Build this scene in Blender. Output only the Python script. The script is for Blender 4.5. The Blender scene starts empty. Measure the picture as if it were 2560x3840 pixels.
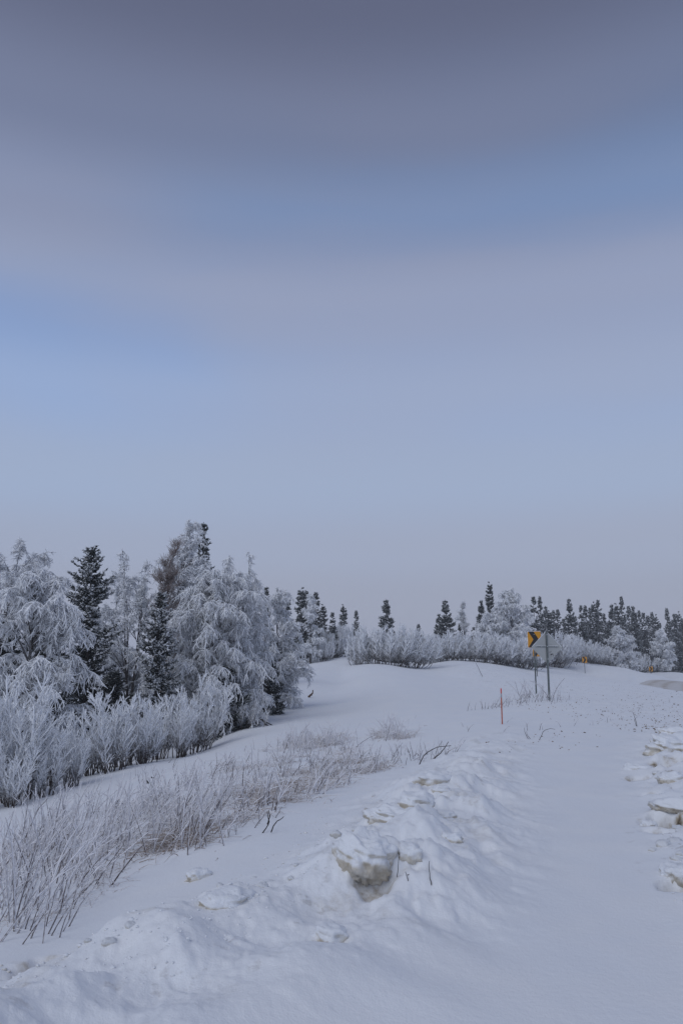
import bpy, bmesh, math
import numpy as np
from mathutils import Vector

# ------------------------------------------------------------------ camera, sky, sun, exposure
EYE = 1.6
PITCH = math.radians(10.25)
FPX = 28.0 / 36.0 * 3840.0            # focal length in photograph pixels
scene = bpy.context.scene
col = scene.collection
cam_d = bpy.data.cameras.new("camera")
cam_d.sensor_fit = 'VERTICAL'; cam_d.sensor_height = 36.0; cam_d.lens = 28.0
cam_d.clip_start = 0.05; cam_d.clip_end = 5000
cam = bpy.data.objects.new("camera", cam_d); col.objects.link(cam)
cam.location = (0, 0, EYE); cam.rotation_euler = (math.pi / 2 + PITCH, 0, 0)
scene.camera = cam

SUN_EL, SUN_AZ = math.radians(48), math.radians(215)    # soft light from behind the viewer's left shoulder
def s2l(c):
    return tuple(((v / 255) / 12.92 if v / 255 <= .04045 else ((v / 255 + .055) / 1.055) ** 2.4) for v in c) + (1,)

world = bpy.data.worlds.new("World"); scene.world = world; world.use_nodes = True
nt = world.node_tree; nt.nodes.clear()
def N(t, kind, **kw):
    n = t.nodes.new(kind)
    for k, v in kw.items(): setattr(n, k, v)
    return n
def ramp(t, stops, interp='LINEAR'):
    r = N(t, 'ShaderNodeValToRGB'); e = r.color_ramp.elements
    r.color_ramp.interpolation = interp
    while len(e) < len(stops): e.new(0.5)
    for el, (p, c) in zip(e, stops):
        el.position = p; el.color = c
    return r
L = nt.links.new
out = N(nt, 'ShaderNodeOutputWorld'); bg = N(nt, 'ShaderNodeBackground')
tc = N(nt, 'ShaderNodeTexCoord'); sep = N(nt, 'ShaderNodeSeparateXYZ')
L(tc.outputs['Generated'], sep.inputs[0])
# clear winter sky seen through thin places of the veil, and the veil of cloud itself, both by elevation
clear = ramp(nt, [(0.0, s2l((155, 161, 181))), (0.07, s2l((157, 164, 185))), (0.13, s2l((160, 170, 194))), (0.21, s2l((160, 177, 207))),
                  (0.31, s2l((151, 173, 212))), (0.40, s2l((131, 157, 203))), (0.50, s2l((120, 143, 183))),
                  (0.60, s2l((108, 122, 154))), (0.70, s2l((94, 101, 127))), (1.0, s2l((92, 98, 122)))], 'EASE')
veil = ramp(nt, [(0.0, s2l((156, 161, 180))), (0.07, s2l((158, 164, 184))), (0.13, s2l((161, 169, 191))), (0.21, s2l((161, 175, 202))), (0.31, s2l((158, 171, 200))),
                 (0.42, s2l((152, 162, 190))), (0.50, s2l((140, 149, 177))), (0.58, s2l((120, 129, 157))),
                 (0.68, s2l((99, 105, 130))), (1.0, s2l((94, 99, 122)))], 'EASE')
L(sep.outputs['Z'], clear.inputs[0]); L(sep.outputs['Z'], veil.inputs[0])
mp = N(nt, 'ShaderNodeMapping'); mp.inputs['Scale'].default_value = (1.1, 1.1, 5.0); mp.inputs['Location'].default_value = (7.4, 2.2, 1.3)
L(tc.outputs['Generated'], mp.inputs[0])
nz = N(nt, 'ShaderNodeTexNoise'); nz.inputs['Scale'].default_value = 1.25; nz.inputs['Detail'].default_value = 3.5; nz.inputs['Roughness'].default_value = 0.42
nz.inputs['Distortion'].default_value = 0.35
L(mp.outputs[0], nz.inputs['Vector'])
mr = N(nt, 'ShaderNodeMapRange'); mr.interpolation_type = 'SMOOTHSTEP'
mr.inputs['From Min'].default_value = 0.25; mr.inputs['From Max'].default_value = 0.72
L(nz.outputs[0], mr.inputs[0])
mix = N(nt, 'ShaderNodeMixRGB'); L(mr.outputs[0], mix.inputs[0]); L(clear.outputs[0], mix.inputs[1]); L(veil.outputs[0], mix.inputs[2])
sky = N(nt, 'ShaderNodeTexSky', sky_type='NISHITA'); sky.sun_disc = False
sky.sun_elevation = SUN_EL; sky.sun_rotation = SUN_AZ
sc_ = N(nt, 'ShaderNodeMixRGB', blend_type='MULTIPLY'); sc_.inputs[0].default_value = 1; sc_.inputs[2].default_value = (.06, .06, .06, 1)
L(sky.outputs[0], sc_.inputs[1])
mix2 = N(nt, 'ShaderNodeMixRGB'); mix2.inputs[0].default_value = 0.06
L(mix.outputs[0], mix2.inputs[1]); L(sc_.outputs[0], mix2.inputs[2])
L(mix2.outputs[0], bg.inputs[0]); bg.inputs[1].default_value = 1.0
L(bg.outputs[0], out.inputs[0])

sun_d = bpy.data.lights.new("sun", 'SUN'); sun_d.energy = 1.0; sun_d.angle = math.radians(60); sun_d.color = (0.93, 0.96, 1.0)
sun = bpy.data.objects.new("sun", sun_d); col.objects.link(sun)
sd = Vector((math.sin(SUN_AZ) * math.cos(SUN_EL), math.cos(SUN_AZ) * math.cos(SUN_EL), math.sin(SUN_EL)))
sun.rotation_euler = (-sd).to_track_quat('-Z', 'Y').to_euler()
vs = scene.view_settings
vs.view_transform = 'Standard'; vs.look = 'None'; vs.exposure = 0.0; vs.gamma = 1.0; vs.use_curve_mapping = False
scene.cycles.max_bounces = 6; scene.cycles.diffuse_bounces = 3; scene.cycles.volume_bounces = 1

# ------------------------------------------------------------------ helpers
rng = np.random.default_rng(7)
CP, SP = math.cos(PITCH), math.sin(PITCH)
def ray(px, py):
    u = (np.asarray(px, float) - 1280) / FPX; v = (1920 - np.asarray(py, float)) / FPX
    return u, CP - v * SP, SP + v * CP
def at(px, py, Y):
    """world point on the sight line of a photo pixel at distance Y ahead"""
    dx, dy, dz = ray(px, py); s = Y / dy
    return np.stack([dx * s, dy * s, EYE + dz * s], -1)

def _h(n):
    n = n.astype(np.uint32)
    n = (n ^ (n >> 16)) * np.uint32(0x7feb352d); n = (n ^ (n >> 15)) * np.uint32(0x846ca68b)
    return n ^ (n >> 16)
def noise2(x, y, seed=0):
    xi = np.floor(x); yi = np.floor(y); xf = x - xi; yf = y - yi
    xi = xi.astype(np.int64); yi = yi.astype(np.int64)
    def g(ix, iy):
        a = _h((ix * 374761 + iy * 668265 + seed * 9277 + 12345) & 0xffffffff).astype(np.float64) * (2 * math.pi / 4294967296.)
        return np.cos(a), np.sin(a)
    u = xf * xf * xf * (xf * (xf * 6 - 15) + 10); v = yf * yf * yf * (yf * (yf * 6 - 15) + 10)
    r = 0
    for ox, wx in ((0, 1 - u), (1, u)):
        for oy, wy in ((0, 1 - v), (1, v)):
            gx, gy = g(xi + ox, yi + oy)
            r = r + wx * wy * (gx * (xf - ox) + gy * (yf - oy))
    return r * 1.5
def fbm2(x, y, oct=4, seed=0, rough=.5):
    a, r = 1., 0
    for k in range(oct):
        r = r + a * noise2(x, y, seed + k * 17); x = x * 2.03; y = y * 2.03; a *= rough
    return r
def billow2(x, y, oct=3, seed=0):
    a, r = 1., 0
    for k in range(oct):
        r = r + a * (1 - 2 * np.abs(noise2(x, y, seed + k * 31))); x = x * 2.1; y = y * 2.1; a *= .5
    return r
def noise3(p, seed=0):
    return (noise2(p[..., 0] + 3.1 * p[..., 2], p[..., 1] - 1.7 * p[..., 2], seed) + noise2(p[..., 1] + 31.7, p[..., 2] + 2.3 * p[..., 0], seed + 5)
            + noise2(p[..., 2] + 11.3, p[..., 0] - 1.3 * p[..., 1], seed + 9)) / 2
def sstep(a, b, x):
    t = np.clip((x - a) / (b - a), 0, 1); return t * t * (3 - 2 * t)

def mesh_from(name, V, Q, T=None, attrs=None, smooth=True, mat=None):
    """V (n,3), Q (m,4) quads, T (k,3) triangles"""
    me = bpy.data.meshes.new(name)
    nq = 0 if Q is None else len(Q); ntr = 0 if T is None else len(T)
    me.vertices.add(len(V)); me.vertices.foreach_set('co', np.asarray(V, np.float32).ravel())
    idx = np.concatenate([np.asarray(Q).ravel() if nq else np.zeros(0, int), np.asarray(T).ravel() if ntr else np.zeros(0, int)]).astype(np.int32)
    starts = np.concatenate([np.arange(nq) * 4, nq * 4 + np.arange(ntr) * 3]).astype(np.int32)
    me.loops.add(len(idx)); me.loops.foreach_set('vertex_index', idx)
    me.polygons.add(nq + ntr); me.polygons.foreach_set('loop_start', starts)
    me.update(calc_edges=True)
    me.polygons.foreach_set('use_smooth', np.full(nq + ntr, smooth))
    for k, a in (attrs or {}).items():
        at_ = me.attributes.new(k, 'FLOAT', 'POINT'); at_.data.foreach_set('value', np.asarray(a, np.float32).ravel())
    if mat: me.materials.append(mat)
    me.validate()
    return me
def obj(name, me, parent=None, label=None, cat=None, group=None, kind=None, loc=None):
    o = bpy.data.objects.new(name, me); col.objects.link(o)
    if parent is not None: o.parent = parent
    if label: o['label'] = label
    if cat: o['category'] = cat
    if group: o['group'] = group
    if kind: o['kind'] = kind
    if loc is not None: o.location = loc
    return o
def copy_tree(root, label=None, group=None):
    c = root.copy(); col.objects.link(c)
    if label: c['label'] = label
    if group: c['group'] = group
    elif 'group' in c and group == '': del c['group']
    for ch in root.children:
        d = ch.copy(); col.objects.link(d); d.parent = c
        for g in ch.children:
            e = g.copy(); col.objects.link(e); e.parent = d
    return c
class Geo:
    def __init__(s): s.V, s.Q, s.A, s.n = [], [], [], 0
    def add(s, V, Q, A):
        s.V.append(V); s.Q.append(Q + s.n); s.A.append(A); s.n += len(V)
    def tubes(s, P, R, A, S=3):
        """P (n,k,3) paths, R (n,k) radii, A (n,k) frost"""
        n, k, _ = P.shape
        T = np.gradient(P, axis=1); T /= np.linalg.norm(T, axis=2, keepdims=True) + 1e-9
        ref = rng.normal(size=(n, 1, 3)); U = np.cross(T, ref); U /= np.linalg.norm(U, axis=2, keepdims=True) + 1e-9
        W = np.cross(T, U)
        a = np.arange(S) * 2 * math.pi / S
        ring = P[:, :, None, :] + R[:, :, None, None] * (np.cos(a)[None, None, :, None] * U[:, :, None, :] + np.sin(a)[None, None, :, None] * W[:, :, None, :])
        base = (np.arange(n) * k * S)[:, None, None] + (np.arange(k - 1) * S)[None, :, None]
        j = np.arange(S)[None, None, :]; j2 = (np.arange(S) + 1)[None, None, :] % S
        q = np.stack([base + j, base + j2, base + S + j2, base + S + j], -1).reshape(-1, 4)
        s.add(ring.reshape(-1, 3), q, np.repeat(A[:, :, None], S, 2).ravel())
    def mesh(s, name, mat):
        return mesh_from(name, np.concatenate(s.V), np.concatenate(s.Q), None, {'frost': np.concatenate(s.A)}, True, mat)
def unit(v): return v / (np.linalg.norm(v, axis=-1, keepdims=True) + 1e-9)
def box_verts(x0, x1, y0, y1, z0, z1):
    V = np.array([[x, y, z] for x in (x0, x1) for y in (y0, y1) for z in (z0, z1)], float)
    Q = np.array([[0, 1, 3, 2], [4, 6, 7, 5], [0, 4, 5, 1], [2, 3, 7, 6], [0, 2, 6, 4], [1, 5, 7, 3]])
    return V, Q
def bevel_mesh(name, bm, mat, w=.003, smooth=False):
    if w: bmesh.ops.bevel(bm, geom=bm.edges[:], offset=w, segments=1, affect='EDGES')
    me = bpy.data.meshes.new(name); bm.to_mesh(me); bm.free(); me.materials.append(mat)
    return me
def bm_box(x0, x1, y0, y1, z0, z1, bm=None):
    bm = bm or bmesh.new(); V, Q = box_verts(x0, x1, y0, y1, z0, z1)
    vs_ = [bm.verts.new(v) for v in V]
    for q in Q: bm.faces.new([vs_[i] for i in q])
    bmesh.ops.recalc_face_normals(bm, faces=bm.faces[:]); return bm
def bm_prism(poly, y0, y1, bm=None):
    """polygon in x,z pulled from y0 to y1"""
    bm = bm or bmesh.new()
    a = [bm.verts.new((x, y0, z)) for x, z in poly]; b = [bm.verts.new((x, y1, z)) for x, z in poly]
    bm.faces.new(a); bm.faces.new(b[::-1]); n = len(poly)
    for i in range(n): bm.faces.new((a[i], a[(i + 1) % n], b[(i + 1) % n], b[i]))
    bmesh.ops.recalc_face_normals(bm, faces=bm.faces[:]); return bm

# ------------------------------------------------------------------ materials
def new_mat(name, rough=.8, spec=.2):
    m = bpy.data.materials.new(name); m.use_nodes = True; t = m.node_tree
    b = t.nodes['Principled BSDF']; b.inputs['Roughness'].default_value = rough; b.inputs['Specular IOR Level'].default_value = spec
    return m, t, b
def noise_node(t, scale, detail=4, rough=.55, coord='Object'):
    c = N(t, 'ShaderNodeTexCoord'); n = N(t, 'ShaderNodeTexNoise'); n.inputs['Scale'].default_value = scale
    n.inputs['Detail'].default_value = detail; n.inputs['Roughness'].default_value = rough
    t.links.new(c.outputs[coord], n.inputs['Vector']); return n
def maprange(t, src, a, b, c=0., d=1., smooth=True):
    m = N(t, 'ShaderNodeMapRange'); m.interpolation_type = 'SMOOTHSTEP' if smooth else 'LINEAR'
    for i, v in zip((1, 2, 3, 4), (a, b, c, d)): m.inputs[i].default_value = v
    t.links.new(src, m.inputs[0]); return m.outputs[0]
def mixc(t, fac, a, b):
    m = N(t, 'ShaderNodeMixRGB')
    for i, v in enumerate((fac, a, b)):
        if hasattr(v, 'is_output'): t.links.new(v, m.inputs[i])
        elif i == 0: m.inputs[0].default_value = v
        else: m.inputs[i].default_value = tuple(v) + (1,)
    return m.outputs[0]
def mathn(t, op, a, b=0.):
    m = N(t, 'ShaderNodeMath', operation=op)
    for i, v in enumerate((a, b)):
        if hasattr(v, 'is_output'): t.links.new(v, m.inputs[i])
        else: m.inputs[i].default_value = v
    return m.outputs[0]
def bump(t, b, h, strength, dist):
    n = N(t, 'ShaderNodeBump'); n.inputs['Strength'].default_value = strength; n.inputs['Distance'].default_value = dist
    t.links.new(h, n.inputs['Height']); t.links.new(n.outputs[0], b.inputs['Normal'])
def attr(t, name):
    a = N(t, 'ShaderNodeAttribute'); a.attribute_name = name; return a.outputs['Fac']

SNOW = (.83, .85, .885); SOIL = (.20, .145, .085)
def snow_mat():
    m, t, b = new_mat('snow', .75, .25)
    n1 = noise_node(t, 1.3, 5); n2 = noise_node(t, 22, 5, .6); n3 = noise_node(t, 90, 3)
    base = mixc(t, maprange(t, n1.outputs[0], .35, .7), SNOW, (.86, .87, .89))
    dirt_shade = attr(t, 'dirt_shade')                        # plough soil in the snow, plus painted shade in the deep hollows
    fine = maprange(t, n2.outputs[0], .35, .7)
    d = mathn(t, 'MULTIPLY', dirt_shade, mathn(t, 'ADD', mathn(t, 'MULTIPLY', fine, .45), .5)); 
    c = mixc(t, maprange(t, d, .02, 1.0), base, (.38, .32, .235))
    c = mixc(t, mathn(t, 'MULTIPLY', maprange(t, dirt_shade, 1.0, 1.7), maprange(t, n2.outputs[0], .3, .5)), c, (.10, .075, .052))   # undercut shade of the deep hollows, put in as dark brown colour
    speck = attr(t, 'speck')                      # grit thrown from the road
    ns = noise_node(t, 5.5, 4, .65); s = maprange(t, ns.outputs[0], .60, .69)
    c = mixc(t, mathn(t, 'MULTIPLY', s, speck), c, (.20, .16, .12))
    t.links.new(c, b.inputs['Base Color'])
    h = mathn(t, 'ADD', mathn(t, 'MULTIPLY', n2.outputs[0], .7), mathn(t, 'MULTIPLY', n3.outputs[0], .3))
    bump(t, b, h, .35, .03); return m
def chunk_mat(name='plough_snow', dark=(.46, .40, .31), light=(.74, .715, .66)):
    m, t, b = new_mat(name, .8, .2)
    g = N(t, 'ShaderNodeNewGeometry'); s = N(t, 'ShaderNodeSeparateXYZ'); t.links.new(g.outputs['Normal'], s.inputs[0])
    n2 = noise_node(t, 8, 5, .65); n1 = noise_node(t, 4, 4); n3 = noise_node(t, 60, 4)
    cc = N(t, 'ShaderNodeTexCoord'); sg = N(t, 'ShaderNodeSeparateXYZ'); t.links.new(cc.outputs['Generated'], sg.inputs[0])
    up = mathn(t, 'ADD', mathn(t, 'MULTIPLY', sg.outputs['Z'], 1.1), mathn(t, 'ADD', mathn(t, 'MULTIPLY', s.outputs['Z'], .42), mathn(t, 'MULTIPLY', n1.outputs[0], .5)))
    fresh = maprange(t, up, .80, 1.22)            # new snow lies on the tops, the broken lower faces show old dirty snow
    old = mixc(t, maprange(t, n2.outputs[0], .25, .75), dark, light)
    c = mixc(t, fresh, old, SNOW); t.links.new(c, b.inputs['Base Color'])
    bump(t, b, mathn(t, 'ADD', n2.outputs[0], mathn(t, 'MULTIPLY', n3.outputs[0], .5)), .5, .03); return m
def twig_mat(name, wood, frost, lo=.25, hi=.8, wind=(.3, -.2, .9), nscale=18, wsum=.28):
    """wood with rime: 'frost' is how much rime the piece carries, more of it on the weather side"""
    m, t, b = new_mat(name, .85, .15)
    g = N(t, 'ShaderNodeNewGeometry'); d = N(t, 'ShaderNodeVectorMath', operation='DOT_PRODUCT')
    t.links.new(g.outputs['Normal'], d.inputs[0]); w = np.array(wind); d.inputs[1].default_value = tuple(w / np.linalg.norm(w))
    n = noise_node(t, nscale, 3)
    f = mathn(t, 'ADD', attr(t, 'frost'), mathn(t, 'MULTIPLY', d.outputs['Value'], wsum))
    f = mathn(t, 'ADD', f, mathn(t, 'MULTIPLY', mathn(t, 'SUBTRACT', n.outputs[0], .5), .7))
    c = mixc(t, maprange(t, f, lo, hi), wood, frost); t.links.new(c, b.inputs['Base Color']); return m
RIME = (.87, .885, .915)
M_SNOW, M_CHUNK, M_CLOD = snow_mat(), chunk_mat(), chunk_mat('clod_snow', (.62, .58, .51), (.80, .80, .79))
M_BIRCH = twig_mat('rimed_birch_twig', (.13, .11, .10), RIME, .02, .5)
M_BROWN = twig_mat('bare_birch_twig', (.20, .14, .115), (.72, .71, .73), .3, 1.0)
M_BARK = twig_mat('birch_bark', (.055, .047, .045), (.55, .56, .58), .35, 1.0, nscale=6)
M_SHRUB = twig_mat('rimed_willow_twig', (.07, .055, .05), RIME, .12, .62)
M_SPRUCE = twig_mat('rimed_spruce_needles', (.020, .027, .024), (.74, .76, .79), .28, 1.0, (.1, -.3, 1), 9, .30)
M_STALK = twig_mat('rimed_stalk', (.085, .062, .06), (.86, .85, .88), .05, .5, (.75, .1, .65), 30, .42)
M_GRASS = twig_mat('dry_grass', (.34, .26, .205), (.86, .85, .87), .1, .7, (.6, 0, .8), 30, .25)
M_WOOD = twig_mat('dead_wood', (.035, .028, .026), (.66, .66, .68), .55, 1.1, (.3, 0, .95), 25, .35)
def plain(name, c, rough=.6, metal=0., n=0.08, scale=30):
    m, t, b = new_mat(name, rough, .4); b.inputs['Metallic'].default_value = metal
    k = noise_node(t, scale, 5); f = maprange(t, k.outputs[0], .3, .7)
    t.links.new(mixc(t, f, [v * (1 - n) for v in c], [min(1, v * (1 + n)) for v in c]), b.inputs['Base Color']); return m
M_STEEL = plain('galvanised_steel', (.17, .19, .19), .5, .5, .25)
M_ALU = plain('sheet_aluminium', (.40, .41, .40), .5, .2, .05, 4)
M_YEL = plain('sign_amber', (.62, .27, .008), .55, 0, .08)
M_BLK = plain('sign_black', (.012, .012, .013), .55, 0, .1)
M_RIME = plain('rime', RIME, .9, 0, .1, 60)
M_STK = plain('sticker_white', (.55, .55, .55), .6)
M_ORG = plain('stake_orange', (.46, .115, .065), .5, 0, .15)
M_PINK = plain('stake_reflector_red', (.62, .11, .10), .4)
M_GREY = plain('stake_tape_grey', (.34, .34, .36), .5, 0, .4, 60)

# ------------------------------------------------------------------ the lie of the land
W = [(-6, -6, 0), (0, -6, 0), (8, -6, 0), (0, 0, 0), (3, 0, 0), (-3, 0, 0), (0, 3, 0), (2, 4, 0), (4, 6, 0), (2, 8, 0), (3, 12, 0), (4.5, 18, 0),
     (8, 10, 0), (12, 10, 0), (14, 25, -.12), (20, 15, 0), (30, 0, 0), (0, -30, 0), (-30, -30, -1), (30, -30, 0), (-5, 3, -.35), (-8, 0, -.7), (-8, 7, -.9),
     (-10, 33, -1.45), (-20, 30, -1.6), (-15, 22, -1.5), (-14, 14, -1.3), (-8, 45, -1), (-15, 60, -.5), (-30, 50, -1), (-5, 110, 1), (10, 110, .8), (0, 160, -2),
     (40, 180, -4), (-40, 120, 0), (0, 400, -15), (200, 300, -14), (-200, 300, -12), (200, 0, -2), (-200, 0, -3), (0, -300, -2), (60, 150, -2.4), (90, 120, -3),
     (60, 90, -1.6), (40, 50, -.7), (80, 40, -1), (700, 700, -20), (-700, 700, -20), (0, 900, -25), (700, -300, -10), (-700, -300, -10)]
PXS = [(0, 3500, 6.3), (300, 3350, 7.5), (700, 3150, 8.6), (100, 3200, 10), (1000, 3000, 10.5), (500, 3000, 14), (178, 2974, 18), (482, 2882, 20.5), (712, 2830, 24.7),
       (803, 2773, 29), (1200, 2900, 14), (1000, 2750, 25), (1050, 2680, 35.5), (900, 2720, 31), (1450, 2640, 33), (1500, 2720, 21.7), (1881, 2717, 19), (2058, 2630, 28),
       (1700, 2600, 40), (1100, 2600, 46), (1280, 2540, 58), (1100, 2500, 70), (1450, 2490, 66), (1280, 2448, 84), (1700, 2480, 75), (1900, 2490, 80), (1700, 2540, 56),
       (2009, 2600, 38), (2015, 2540, 70), (2191, 2528, 102), (2440, 2545, 126), (2270, 2497, 123), (2560, 2530, 150), (2423, 2512, 142), (2400, 2569, 60), (2560, 2592, 56),
       (2560, 2700, 22), (2300, 2620, 32), (2117, 2476, 110), (2191, 2541, 82), (2191, 2535, 91), (2120, 2530, 84), (2191, 2562, 58), (2191, 2592, 42), (2440, 2556, 95), (2440, 2568, 74), (2440, 2605, 41), (2320, 2537, 98), (2320, 2550, 80)]
C = np.array(list(W) + [tuple(at(*p)) for p in PXS], float)
def warp(x, y): return np.stack([np.arcsinh(np.asarray(x) / 6.) * 1.2, np.arcsinh(np.asarray(y) / 6.)], -1)
def tps_k(a, b):
    r2 = ((a[:, None, :] - b[None, :, :]) ** 2).sum(-1); return .5 * r2 * np.log(r2 + 1e-12)
cw = warp(C[:, 0], C[:, 1]); n_ = len(cw)
Am = np.zeros((n_ + 3, n_ + 3)); Am[:n_, :n_] = tps_k(cw, cw) + np.eye(n_) * 2e-3; Am[:n_, n_] = 1; Am[:n_, n_ + 1:] = cw; Am[n_:, :n_] = Am[:n_, n_:].T
wt = np.linalg.solve(Am, np.concatenate([C[:, 2], np.zeros(3)]))
def tps(x, y):
    p = warp(x, y).reshape(-1, 2); r = np.empty(len(p))
    for i in range(0, len(p), 20000):
        q = p[i:i + 20000]; r[i:i + 20000] = tps_k(q, cw) @ wt[:n_] + wt[n_] + q @ wt[n_ + 1:]
    return r.reshape(np.shape(x))
# lookup table in warped space
GW = np.linspace(-8.0, 8.0, 500)
gx, gy = np.meshgrid(np.sinh(GW / 1.2) * 6, np.sinh(GW) * 6, indexing='ij')
TAB = tps(gx, gy)
def base_h(x, y):
    w = warp(x, y); s = (len(GW) - 1) / (GW[-1] - GW[0]); a = np.clip((w - GW[0]) * s, 0, len(GW) - 1.001)
    i = a.astype(int); f = a - i; i0, i1 = i[..., 0], i[..., 1]; f0, f1 = f[..., 0], f[..., 1]
    return (TAB[i0, i1] * (1 - f0) * (1 - f1) + TAB[i0 + 1, i1] * f0 * (1 - f1) + TAB[i0, i1 + 1] * (1 - f0) * f1 + TAB[i0 + 1, i1 + 1] * f0 * f1)
def pl_dist(x, y, P):
    """distance to a polyline in plan, and how far along it (0..1)"""
    P = np.array(P, float); best = np.full(np.shape(x), 1e9); tt = np.zeros(np.shape(x)); m = len(P) - 1
    for k in range(m):
        a, b = P[k], P[k + 1]; d = b - a
        t = np.clip(((x - a[0]) * d[0] + (y - a[1]) * d[1]) / (d @ d), 0, 1)
        r = np.hypot(x - a[0] - t * d[0], y - a[1] - t * d[1]); w = r < best
        best = np.where(w, r, best); tt = np.where(w, (k + t) / m, tt)
    return best, tt
BERM = [(-3.6, 2.2), (-1.5, 3.7), (-.55, 4.7), (.15, 5.7), (.7, 7.4), (1.2, 9.6), (1.9, 12.5), (3.0, 16)]
BANK = [(2.6, 2.5), (3.2, 5.2), (3.75, 7.5), (4.4, 9.8), (5.2, 12.2), (6.2, 15), (8.0, 18.5), (11, 23)]
ROAD = [(19, -60), (18.6, -20), (18.6, 0), (20.2, 20), (24.6, 40), (29.5, 60), (33.5, 80), (39, 97), (51, 111), (80, 121), (140, 127), (240, 129)]
RD_W = 3.9
# hollows in the plough banks where old snow shows: x, y, radius, depth
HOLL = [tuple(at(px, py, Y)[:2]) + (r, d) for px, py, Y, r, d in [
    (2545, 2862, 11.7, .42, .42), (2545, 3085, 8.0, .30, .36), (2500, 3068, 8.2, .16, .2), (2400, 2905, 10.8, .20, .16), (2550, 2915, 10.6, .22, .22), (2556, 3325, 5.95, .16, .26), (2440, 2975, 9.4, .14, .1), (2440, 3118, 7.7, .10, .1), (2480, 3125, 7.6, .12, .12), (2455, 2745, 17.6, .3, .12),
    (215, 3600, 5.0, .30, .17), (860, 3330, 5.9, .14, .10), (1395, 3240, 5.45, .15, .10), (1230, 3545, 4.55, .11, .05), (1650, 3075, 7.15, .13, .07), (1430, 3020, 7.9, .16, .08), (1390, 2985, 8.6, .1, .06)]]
def ground(x, y):
    x = np.asarray(x, float); y = np.asarray(y, float); z = base_h(x, y)
    r = np.hypot(x, y)
    z = z + fbm2(x / 7., y / 9., 3, 3) * .07 * sstep(6, 30, r) * (1 + sstep(60, 300, r) * 6) + fbm2(x / 1.1, y / 1.7, 3, 8) * .012
    z = z + fbm2(x / .9 + y * .15, y / .28, 3, 41) * .008 * sstep(9, 20, r) * (1 - sstep(45, 80, r))     # wind ripple on the field
    d, t = pl_dist(x, y, BERM)
    k = np.exp(-(d / (.62 + .5 * sstep(.55, .2, t))) ** 2); hgt = .32 * (1 - sstep(.55, 1.0, t) * .75)
    z = z + k * hgt * (.75 + .7 * fbm2(x * .9, y * .9, 2, 21))
    lump = sstep(1.35, .2, d) * (.42 + .5 * sstep(.3, .45, t) * (1 - sstep(.78, .92, t)))
    z = z + lump * (.065 * billow2(x * 1.5, y * 1.5, 2, 55) * (.4 + sstep(-.3, .4, fbm2(x * .8, y * .8, 2, 56))) - .02 + .045 * sstep(.05, .55, fbm2(x * 3.4, y * 3.4, 3, 57)) + .030 * np.maximum(fbm2(x * 7.0, y * 7.0, 3, 58), -.1) + .011 * fbm2(x * 26, y * 26, 3, 59))
    d2, t2 = pl_dist(x, y, BANK)
    k2 = sstep(1.3, .0, np.where(x > np.interp(y, [p[1] for p in BANK], [p[0] for p in BANK]), d2 * .55, d2))
    z = z + k2 * (.10 + .08 * billow2(x * 1.5, y * 1.3, 2, 75) + .065 * np.maximum(fbm2(x * 4.2, y * 3.6, 4, 77), -.15) + .01 * fbm2(x * 22, y * 20, 3, 79))
    for hx, hy, hr, hd in HOLL:
        q = np.hypot((x - hx) + .3 * hr * noise2(x * 6, y * 6, 91), (y - hy) * 1.0 + .3 * hr * noise2(x * 6 + 9, y * 6, 92)); z = z - hd * sstep(1.25, .35, q / hr)
    emb = sstep(4.5, 8.5, x) * sstep(15, 21, y) * (1 - sstep(60, 85, y))                                       # churned verge beside the road
    z = z + emb * (.022 * billow2(x * 1.3, y * 1.0, 3, 83) + .012 * fbm2(x * 6, y * 5, 3, 85))
    dr, _ = pl_dist(x, y, ROAD)
    z = z - .60 * sstep(RD_W + 2.6, RD_W - .4, dr) + .16 * np.exp(-((dr - RD_W - 1.0) / .6) ** 2) * (1 + .6 * fbm2(x * .8, y * .8, 3, 87))
    return z
def hit(px, py, exact=False):
    """where the sight line of a photo pixel meets the ground"""
    px = np.atleast_1d(np.asarray(px, float)); py = np.atleast_1d(np.asarray(py, float))
    dx, dy, dz = ray(px, py); Y = np.geomspace(2.0, 160, 340)
    s = Y[None, :] / dy[:, None]; X = dx[:, None] * s; Z = EYE + dz[:, None] * s
    under = Z < (ground(X, np.broadcast_to(Y, X.shape)) if exact else base_h(X, np.broadcast_to(Y, X.shape)) + .02)
    i = np.where(under.any(1), under.argmax(1), 339); y = Y[i]; x = dx * y / dy
    return np.stack([x, y, ground(x, y)], -1)

ang_f = np.radians(np.linspace(-31, 31, 480)); ang_c = np.radians(np.linspace(34, 326, 60))
ang = np.concatenate([ang_f, ang_c]); rad = np.concatenate([np.geomspace(.6, 2.9, 16), np.geomspace(3.0, 16, 330), np.geomspace(16.3, 140, 200), np.geomspace(145, 900, 26)])
AA, RR = np.meshgrid(ang, rad, indexing='ij')
X = RR * np.sin(AA); Y = RR * np.cos(AA); Z = ground(X, Y)
na, nr = AA.shape
ii, jj = np.meshgrid(np.arange(na), np.arange(nr - 1), indexing='ij'); i2 = (ii + 1) % na
Q = np.stack([ii * nr + jj, ii * nr + jj + 1, i2 * nr + jj + 1, i2 * nr + jj], -1).reshape(-1, 4)[:, ::-1]
V = np.stack([X, Y, Z], -1).reshape(-1, 3)
V = np.concatenate([V, [[0, 0, float(ground(np.array([0.]), np.array([0.]))[0])]]])
T = np.stack([np.full(na, len(V) - 1), (np.arange(na) + 1) % na * nr, np.arange(na) * nr], -1)
x, y = V[:, 0], V[:, 1]
d, t = pl_dist(x, y, BERM); d2, t2 = pl_dist(x, y, BANK); dr, _ = pl_dist(x, y, ROAD)
dirt_shade = np.zeros(len(V))
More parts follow.
